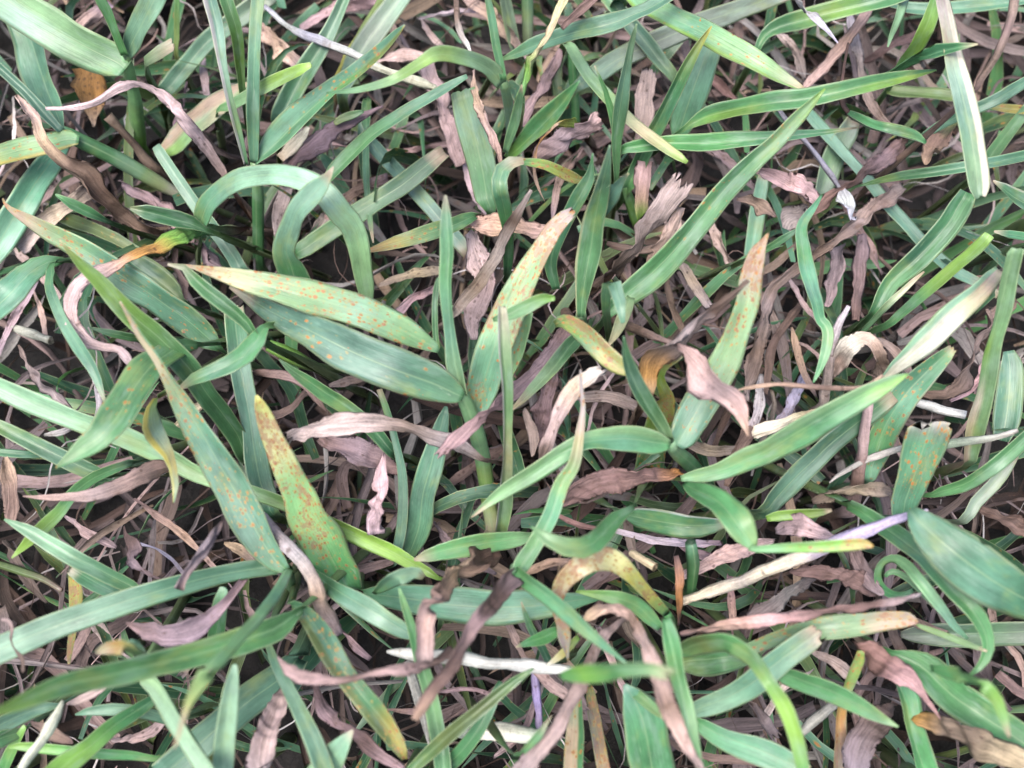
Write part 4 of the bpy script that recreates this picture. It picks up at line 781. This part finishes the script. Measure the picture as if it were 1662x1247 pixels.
g | dull grey green wide leaf in the shade at the right edge | dull,g,dull | 12,16 | noroot rev | 1710,1024,44 1662,1027,46 1610,1029,46 1560,1030,44 1510,1030,38 1480,1030,26 1462,1030,10
d | pinkish brown dead leaf with blunt top, tapering beside the green broad leaf | br,br,pink,br | 26,32,32 | rev noroot | 1527,1168,3 1510,1143,10 1492,1120,18 1478,1105,24 1461,1093,31 1440,1081,37 1421,1070,38 1402,1057,30 1386,1047,20
g | wide green leaf with rippled fold reaching the bottom right edge | g,g,g,g,g | 22,27,27 | fold=.3 rev wob=.05 | 1720,1246,46 1690,1225,52 1662,1206,54 1633,1186,57 1605,1169,60 1582,1153,61 1555,1135,61 1532,1115,60 1514,1097,56 1498,1083,50 1470,1069,32 1442,1058,10
g | yellow green leaf bending down over the wide rippled leaf | g,g,yg,lg | 44,52,48 | fold=.2 noroot | 1510,1084,12 1532,1089,22 1558,1096,27 1582,1106,27 1600,1117,25 1613,1131,22 1623,1150,19 1630,1170,15 1635,1186,10 1639,1198,4
d | broad brown and orange dead leaf lying to the bottom right corner | org,br,br,tan,tan | 24,30,32 | noroot curl=.8 | 1482,1163,12 1500,1169,24 1520,1176,32 1542,1184,37 1570,1196,40 1599,1209,42 1625,1222,42 1650,1236,42 1690,1258,40
g | rusty yellow stem leaf standing beside pale grey straws | br,tan,org,yg,yg | 14,20,28 | rust=.6 noroot curl=1.4 | 1368,1275,32 1364,1240,30 1364,1200,26 1364,1164,22 1368,1140,20 1374,1120,20 1382,1098,22 1392,1074,22 1396,1058,14
g | dark green folded leaf rising from the bottom edge on the right | g,g,dg | 18,24,26 | fold=.6 | 1512,1275,38 1502,1247,41 1493,1219,39 1485,1191,37 1480,1168,39 1478,1147,41 1470,1124,40 1460,1104,30 1452,1090,12
d | dark brown folded dead leaf among the lower right straws | br,br,mv | 16,22,20 | noroot | 1452,1148,12 1446,1156,26 1430,1170,36 1414,1184,41 1400,1204,42 1391,1226,42 1386,1252,40
s | pale grey chopped straw below the bright pointed leaf | gry,pale | 12,16 | noroot | 1300,1188,16 1318,1173,18 1336,1158,18 1356,1142,16
d | mauve dead leaf with crumbled end beside the arched olive blade | br,mv,mv | 14,20,18 | noroot rag_end=2 | 1208,1124,8 1222,1146,14 1239,1171,17 1250,1186,20 1264,1204,22
d | brown crumpled dead leaf bending below the violet tipped stalk | br,br,br,br | 18,24,20 | noroot | 1280,927,8 1300,928,18 1325,928,22 1347,931,25 1372,935,31 1394,942,36 1410,954,30 1422,966,12
d | wide mauve grey dead strip slanting under the rope leaf | mv,gry,mv | 12,18,16 | noroot | 1330,925,10 1313,938,22 1290,955,26 1265,975,27 1240,992,26 1215,1005,16
d | brown upright dead strip joining the crumpled dead leaf | br,mv | 18,24 | noroot | 1384,880,10 1388,894,18 1396,915,21 1407,938,22 1418,952,20 1432,966,8
d | pink shell shaped dead leaf right of the sharply folded leaf | mv,pink,mv | 22,28,24 | noroot | 1258,862,8 1270,856,22 1285,853,34 1302,856,36 1325,864,28 1345,872,16 1362,878,5
g | yellow olive blade lying above the yellow green strip | yg,ol | 24,28 | noroot | 1244,842,10 1262,838,18 1290,835,20 1320,833,18 1350,828,6
g | hollow green leaf tube standing open near the violet stalk | g,g,bg | 14,26 | tube | 1121,960,16 1124,935,20 1126,915,22 1124,898,22 1122,882,20
d | orange brown withered slip beside the hollow green tube | br,org,br | 14,24,24 | | 1101,1014,5 1102,985,10 1103,950,16 1102,925,15 1098,902,10
s | tan woody stub lying beside the orange brown slip | tan,tan | 24,26 | noroot | 1024,898,14 1036,905,16 1050,913,17 1063,921,16
g | yellow and black diseased blade dropping to the bottom edge | ol,br,br,tan | 14,20 | rust=1 noroot | 956,1112,8 958,1122,14 961,1142,19 965,1164,21 971,1200,22 979,1245,23 983,1265,22
g | half tan half green blade dropping to the bottom edge | lg,tan,tan | 18,24 | rust=.7 split=-1:g:.3 noroot | 938,1110,8 936,1140,18 934,1165,25 933,1191,30 931,1220,32 930,1262,33
g | small pointed green blade over the long pinkish dead leaf | g,lg | 36,40 | fold=.4 | 838,1230,5 850,1219,11 867,1202,16 880,1186,14 888,1174,8 895,1162,2
g | dark thin green blade point below the wide teal leaf | dg,g | 20,30 | fold=.6 | 896,1080,12 880,1052,14 866,1028,14 857,1008,11 851,992,7 846,977,2
g | small dark folded leaf tip under the arching blotched leaf | g,g,bg | 26,31 | fold=.5 noroot | 906,1022,10 898,1027,18 886,1033,23 872,1038,22 856,1043,14 838,1050,3
s | violet white bent thin stalk in the shade of the lower middle | lil,pur,lil | 10,16 | noroot | 876,1180,12 874,1165,14 871,1130,15 868,1105,14 866,1085,10
g | yellow sliver with cream point below the arching blotched leaf | yg,yel,cream | 28,31 | noroot | 940,1034,10 928,1046,14 915,1059,14 902,1070,11 889,1079,4
'''

# half buried dead leaves: x0,y0 > x1,y1, width, colour, height
BURIED = """
120,62 162,18 26 pink 8;22,185 8,262 10 gry 8;330,105 336,160 16 mv 8;300,150 286,198 14 mv 7;428,52 482,104 40 pink 9;515,30 602,8 24 mv 8
630,32 668,92 20 pink 9;690,42 724,80 14 mv 8;702,26 768,18 14 gry 8;770,8 840,72 30 pink 10;560,238 688,240 12 mv 7;536,350 604,300 24 pink 9
498,388 534,340 22 mv 8;468,300 455,392 30 mv 10;756,268 792,346 24 mv 8;640,455 714,438 22 pink 9;650,505 706,468 20 mv 8;0,566 44,482 18 mv 9
58,480 72,536 14 mv 8;150,600 154,690 14 gry 8;86,704 124,688 12 gry 9;254,836 350,924 17 pink 12;232,884 296,930 9 lil 9;250,858 244,936 16 mv 8
376,886 408,906 22 tan 10;438,676 494,640 24 br 11;958,644 1040,666 30 mv 14;988,618 958,684 10 mv 12;1120,718 1184,730 30 pink 13;1186,764 1218,696 30 br 12
1234,634 1212,706 26 gry 12;1298,628 1266,686 26 lil 12;1290,556 1314,624 16 tan 12;1110,430 1140,482 24 pink 13;1080,448 1102,524 16 br 12
1282,518 1246,606 18 br 11;1134,922 1226,886 34 mv 14;1034,870 1136,882 18 gry 14;1018,842 1032,906 22 br 14;1186,964 1198,1048 20 pink 14
864,926 932,914 22 tan 20;908,838 964,858 12 br 18;1618,838 1692,884 40 br 12;1636,1108 1694,1134 24 br 12;606,1150 674,1156 14 pink 13;830,1026 914,1126 26 mv 16
980,1040 1010,1110 18 mv 10;720,1122 806,1132 12 mv 10;1460,1000 1520,1024 20 br 14;1180,420 1150,360 22 mv 10;1330,520 1290,470 18 mv 9;1440,560 1476,604 22 mv 9
1090,860 1150,905 22 mv 10;1380,1096 1330,1064 24 mv 9;1250,1150 1300,1100 20 mv 8;560,860 520,930 24 br 8;590,1060 560,1030 20 mv 9;170,880 120,850 22 mv 8
60,960 20,900 22 br 8;150,1010 200,1060 24 mv 9;200,1200 260,1175 26 mv 9;330,1060 300,1090 20 pink 12;860,1160 820,1215 18 mv 8;1010,1000 1050,1060 18 br 10
640,600 720,640 24 br 8;560,620 620,580 22 mv 8;380,640 350,700 22 mv 8;300,680 340,650 20 tan 9;40,420 90,480 20 mv 8;1420,420 1380,350 20 mv 8
1240,440 1290,400 18 br 9;1150,240 1210,290 22 mv 8;930,260 900,330 20 pink 10;700,560 660,610 20 br 7;1560,640 1600,600 20 mv 8;1300,760 1350,730 22 br 9
960,960 1010,930 16 br 12;780,920 720,870 20 mv 8;1330,880 1290,840 18 mv 10;1120,120 1180,150 24 br 8;1270,60 1300,110 20 mv 8;1420,90 1480,60 20 br 9
"""
# ------------------------------------------------------------------ ground
def build_ground():
    rng = np.random.default_rng(5)
    n = 90
    half = 0.45
    g = np.linspace(-half, half, n)
    X, Y = np.meshgrid(g, g)
    H = np.zeros_like(X)
    for k in range(26):
        fx, fy = rng.normal(0, 90, 2); H += 0.0006 * np.sin(X * fx + Y * fy + rng.uniform(0, 6.28))
    H *= np.clip((half - np.maximum(abs(X), abs(Y))) / 0.05, 0, 1)
    V = np.stack([X, Y + 0.03, H + SOIL - 0.001], axis=-1).reshape(-1, 3).tolist()
    F = [(j*n+i, j*n+i+1, (j+1)*n+i+1, (j+1)*n+i) for j in range(n-1) for i in range(n-1)]
    big = 60.0
    b0 = len(V)
    V += [(-big, -big, SOIL - 0.001), (big, -big, SOIL - 0.001), (big, big, SOIL - 0.001), (-big, big, SOIL - 0.001)]
    bot = [i for i in range(n)]; right = [j*n+n-1 for j in range(n)]; tp = [(n-1)*n+i for i in range(n-1, -1, -1)]; left = [j*n for j in range(n-1, -1, -1)]
    F.append([b0, b0+1] + bot[::-1]); F.append([b0+1, b0+2] + right[::-1]); F.append([b0+2, b0+3] + tp[::-1]); F.append([b0+3, b0] + left[::-1])
    me = bpy.data.meshes.new('ground'); me.from_pydata(V, [], F)
    me.polygons.foreach_set('use_smooth', [True] * len(me.polygons))
    me.materials.append(M_SOIL)
    o = bpy.data.objects.new('ground', me); col.objects.link(o)
    o['kind'] = 'structure'; o['label'] = 'soil under the turf, coloured dark for shade in the gaps'
build_ground()
build_table(TABLE)
LOOKS = dict(pink='pinkish tan', mv='mauve', br='dark brown', gry='grey', tan='straw tan', lil='pale lilac')
def beside(p, used, room):
    for d, lab in sorted((float(np.hypot(*(c - p))), l) for c, l in NEAR):
        if lab in used: continue
        used.add(lab)
        wds = lab.split()[:room]
        while wds[-1] in ('a', 'an', 'the', 'of', 'with', 'its', 'to', 'at', 'in', 'and', 'under', 'over', 'beside', 'behind', 'by', 'from', 'into', 'toward', 'across', 'through', 'between', 'below', 'beneath', 'above', 'on', 'near', 'against', 'up', 'down', 'bright', 'broad', 'dark', 'green', 'blue', 'light', 'lower', 'upper', 'pale', 'long', 'short', 'wide', 'right', 'left', 'off', 'spotted', 'like', 'rusted', 'dead'):
            wds.pop()
        return ' '.join(wds).rstrip(',')
def build_buried(text):
    used = set()
    rng = np.random.default_rng(3)
    for q in text.replace('\n', ';').split(';'):
        if not q.strip(): continue
        p0, p1, wd, c, zz = q.split()
        a = np.array([float(v) for v in p0.split(',')]); b = np.array([float(v) for v in p1.split(',')])
        wd = float(wd); zz = float(zz) + rng.uniform(0, 3)
        d = b - a; nn = np.array([-d[1], d[0]]) * rng.uniform(-.14, .14)
        prof = (.35, .85, 1.0, .95, .8, .3) if rng.uniform() < .6 else (.7, .9, 1, 1, .95, .8)
        P = []
        for s, k in zip(np.linspace(-.35, 1.35, 6), prof):
            x, y = a + d * s + nn * math.sin(math.pi * s)
            P.append((x, y, wd * k * 0.72))
        cs = [c, {'pink': 'tan', 'mv': 'pink', 'br': 'br', 'gry': 'pale', 'tan': 'tan', 'lil': 'lil'}[c], 'mv' if c != 'br' else 'br']
        me, C = ribbon('dead_leaf', P, [zz - rng.uniform(0, 4), zz, zz - rng.uniform(0, 4)], cs, 'd', root=False, rust=rng.uniform(0, .5), rag_end=1.0)
        base = Vector(C[0]); me.transform(Matrix.Translation(-base))
        o = bpy.data.objects.new('dead_leaf', me); o.location = base; col.objects.link(o)
        o['label'] = LOOKS[c] + ' dead leaf half buried beside the ' + beside((a + b) / 2, used, 9 - len(LOOKS[c].split()))
        o['category'] = 'dead leaf'; o['group'] = 'half buried dead leaves'
build_buried(BURIED)

# ------------------------------------------------------------------ uncountable mat of thatch and young grass (stuff)
def mat_of_strands(name, label, cat, N, seed, area, zr, lr, wr, arc, pal, mat, curl=1.0, keep_out=None, rise=None, K=10, rust=0.1, hollow=None, dark=1.0):
    rng = np.random.default_rng(seed)
    x0, x1, y0, y1 = area
    px = rng.uniform(x0, x1, N); py = rng.uniform(y0, y1, N)
    th = rng.uniform(0, 2 * math.pi, N)
    L = rng.uniform(*lr, N); W = rng.uniform(*wr, N)
    s = np.linspace(0, 1, K)[None, :]
    bend = rng.normal(0, 1.0, N)[:, None] * arc
    wig = rng.normal(0, 0.35, N)[:, None] * np.sin(s * 6.28 * rng.uniform(0.6, 1.6, N)[:, None] + rng.uniform(0, 6, N)[:, None])
    ang = th[:, None] + bend * s + wig * arc
    dx = np.cos(ang) * L[:, None] / (K - 1); dy = np.sin(ang) * L[:, None] / (K - 1)
    X = px[:, None] + np.cumsum(dx, 1); Y = py[:, None] + np.cumsum(dy, 1)
    zb = rng.uniform(0, 1, N) ** 0.8 * (zr[1] - zr[0]) + zr[0]
    if rise is None:
        ends = rng.normal(0, 0.0022, (N, 2))
        Zc = zb[:, None] + ends[:, :1] * (1 - s) + ends[:, 1:] * s + np.sin(s * math.pi) * rng.uniform(-0.002, 0.004, N)[:, None]
        Zc = np.maximum(Zc, SOIL + 0.0004)
    else:
        top = rng.uniform(*rise, N)[:, None]
        lean = rng.uniform(0.55, 1.1, N)[:, None]
        Zc = (top - SOIL) * np.sin(np.minimum(s * 2.0 * lean, 2.2)) + SOIL - 0.001
    C = np.stack([X, Y, Zc], -1)
    if hollow:                     # the mat is patchy: thin over hollows, thick elsewhere
        fld = np.zeros(N)
        r2 = np.random.default_rng(77)
        for k in range(14):
            fx, fy = r2.normal(0, 130, 2)
            fld += np.sin(C[:, K // 2, 0] * fx + C[:, K // 2, 1] * fy + r2.uniform(0, 6.28))
        keep = fld / 2.65 + rng.normal(0, 0.35, N) > hollow
        C = C[keep]; W = W[keep]; N = len(C)
    if keep_out is not None:
        ux, uy, dp = project(C.reshape(-1, 3))
        hit = ((ux > -keep_out) & (ux < PW + keep_out) & (uy > -keep_out) & (uy < PH + keep_out)).reshape(N, K).any(1)
        near = (np.linalg.norm(C - C0, axis=-1) < 0.05).any(1)
        C = C[~(hit | near)]; W = W[~(hit | near)]
        N = len(C)
    T = nrm(np.gradient(C, axis=1))
    Nn = np.array([0, -0.2, 1.0]) - (T @ np.array([0, -0.2, 1.0]))[..., None] * T
    Nn = nrm(Nn + 1e-6)
    B = np.cross(T, Nn)
    sv = np.linspace(0, 1, K)[None, :]
    rl = rng.normal(0, 0.6, N)[:, None] + rng.normal(0, 0.9, N)[:, None] * sv
    B, Nn = B * np.cos(rl)[..., None] + Nn * np.sin(rl)[..., None], Nn * np.cos(rl)[..., None] - B * np.sin(rl)[..., None]
    blunt = rng.uniform(0, 1, N)[:, None] < 0.35
    prof = np.where(blunt, 0.75 + 0.25 * np.sin(sv * math.pi), np.clip(np.sin(np.clip(sv * 0.93 + 0.07, 0, 1) * math.pi) ** 0.6, 0.04, 1))
    prof = prof * (1 + 0.12 * rng.normal(0, 1, (N, K)))
    hw = W[:, None] * 0.5 * prof
    nu = 5
    u = np.linspace(-1, 1, nu)
    cu = (rng.uniform(0.05, 0.55, N) * curl)[:, None]
    V = np.stack([C + B * (hw * q)[..., None] + Nn * (hw * cu * (q * q - 0.4))[..., None] for q in u], axis=2)   # N,K,nu,3
    idx = np.arange(N * K * nu).reshape(N, K, nu)
    F = np.stack([idx[:, :-1, :-1], idx[:, :-1, 1:], idx[:, 1:, 1:], idx[:, 1:, :-1]], -1).reshape(-1, 4)
    pc = np.array([PAL[c] for c in pal])
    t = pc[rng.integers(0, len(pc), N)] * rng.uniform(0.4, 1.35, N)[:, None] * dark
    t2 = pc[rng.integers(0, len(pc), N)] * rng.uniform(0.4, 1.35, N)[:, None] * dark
    mixs = (sv * rng.uniform(0, 1, N)[:, None])[..., None]
    tint = np.repeat((t[:, None] * (1 - mixs) + t2[:, None] * mixs)[:, :, None, :], nu, 2)
    ln = np.repeat((np.linspace(0, 1, K)[None] * 25 * np.ones((N, 1)))[:, :, None], nu, 2)
    luv = np.stack([hw[..., None] * u * 1000, ln, np.repeat(np.repeat((np.arange(N) * 7.3 % 700)[:, None, None], K, 1), nu, 2)], -1)
    me = bpy.data.meshes.new(name)
    nv, nf = N * K * nu, len(F)
    me.vertices.add(nv); me.vertices.foreach_set('co', V.astype(np.float32).ravel())
    me.loops.add(nf * 4); me.loops.foreach_set('vertex_index', F.astype(np.int32).ravel())
    me.polygons.add(nf); me.polygons.foreach_set('loop_start', np.arange(0, nf * 4, 4, dtype=np.int32))
    me.polygons.foreach_set('loop_total', np.full(nf, 4, dtype=np.int32))
    me.polygons.foreach_set('use_smooth', np.ones(nf, dtype=bool))
    me.update(calc_edges=True)
    for an, ty, fld, arr in (('tint', 'FLOAT_COLOR', 'color', np.concatenate([tint, np.ones(tint.shape[:-1] + (1,))], -1)), ('luv', 'FLOAT_VECTOR', 'vector', luv),
                             ('rust', 'FLOAT', 'value', np.full(nv, rust)), ('uu', 'FLOAT', 'value', np.tile(u, N * K))):
        me.attributes.new(an, ty, 'POINT').data.foreach_set(fld, arr.astype(np.float32).ravel())
    me.materials.append(mat)
    o = bpy.data.objects.new(name, me); col.objects.link(o)
    o['kind'] = 'stuff'; o['label'] = label; o['category'] = cat
    return o
mm = 0.001
VIEWBOX = (-105*mm, 105*mm, -75*mm, 120*mm)
DEADPAL = ['mv', 'pink', 'br', 'mv', 'mv', 'gry', 'tan', 'db', 'pink', 'gry']
mat_of_strands('thatch', 'tangled mat of mauve and brown dead grass over the soil', 'thatch', 1650, 21, VIEWBOX, (-17*mm, 5*mm), (14*mm, 48*mm), (0.4*mm, 2.4*mm), 1.0, DEADPAL, M_DEAD, 1.4, hollow=0.02, dark=0.68)  # strand colours darkened to put shade into the gaps
mat_of_strands('deep_litter', 'small dark dead scraps deep in the thatch', 'litter', 800, 26, VIEWBOX, (-17*mm, -6*mm), (8*mm, 30*mm), (0.6*mm, 2.2*mm), 0.9, ['br', 'mv', 'db', 'db'], M_DEAD, 1.2, dark=0.4)  # decayed tone, darkened further so the colour carries gap shade
mat_of_strands('fine_litter', 'hair fine dead fibres scattered through the thatch', 'litter', 450, 22, VIEWBOX, (-10*mm, 10*mm), (6*mm, 26*mm), (0.12*mm, 0.4*mm), 1.3, ['gry', 'pale', 'br', 'pink', 'db'], M_DEAD, 1.0)
mat_of_strands('undergrowth', 'short shaded young grass growing up through the thatch', 'grass', 420, 23, VIEWBOX, (1*mm, 10*mm), (16*mm, 44*mm), (0.9*mm, 2.6*mm), 0.5, ['g', 'dg', 'bg', 'dg', 'ol'], M_LIVE, 0.7, rise=(2*mm, 17*mm))
WIDE = (-400*mm, 400*mm, -370*mm, 420*mm)
mat_of_strands('surrounding_thatch', 'dead grass mat of the lawn around', 'thatch', 11000, 24, WIDE, (-12*mm, 9*mm), (12*mm, 40*mm), (1.0*mm, 3.4*mm), 0.8, DEADPAL, M_DEAD, 1.4, keep_out=40, K=7)
mat_of_strands('surrounding_grass', 'green lawn grass around', 'grass', 11000, 25, WIDE, (0, 1*mm), (25*mm, 70*mm), (2*mm, 6*mm), 0.5, ['g', 'bg', 'lg', 'mint', 'g', 'yg', 'dg'], M_LIVE, 0.6, keep_out=30, rise=(6*mm, 28*mm), K=9)
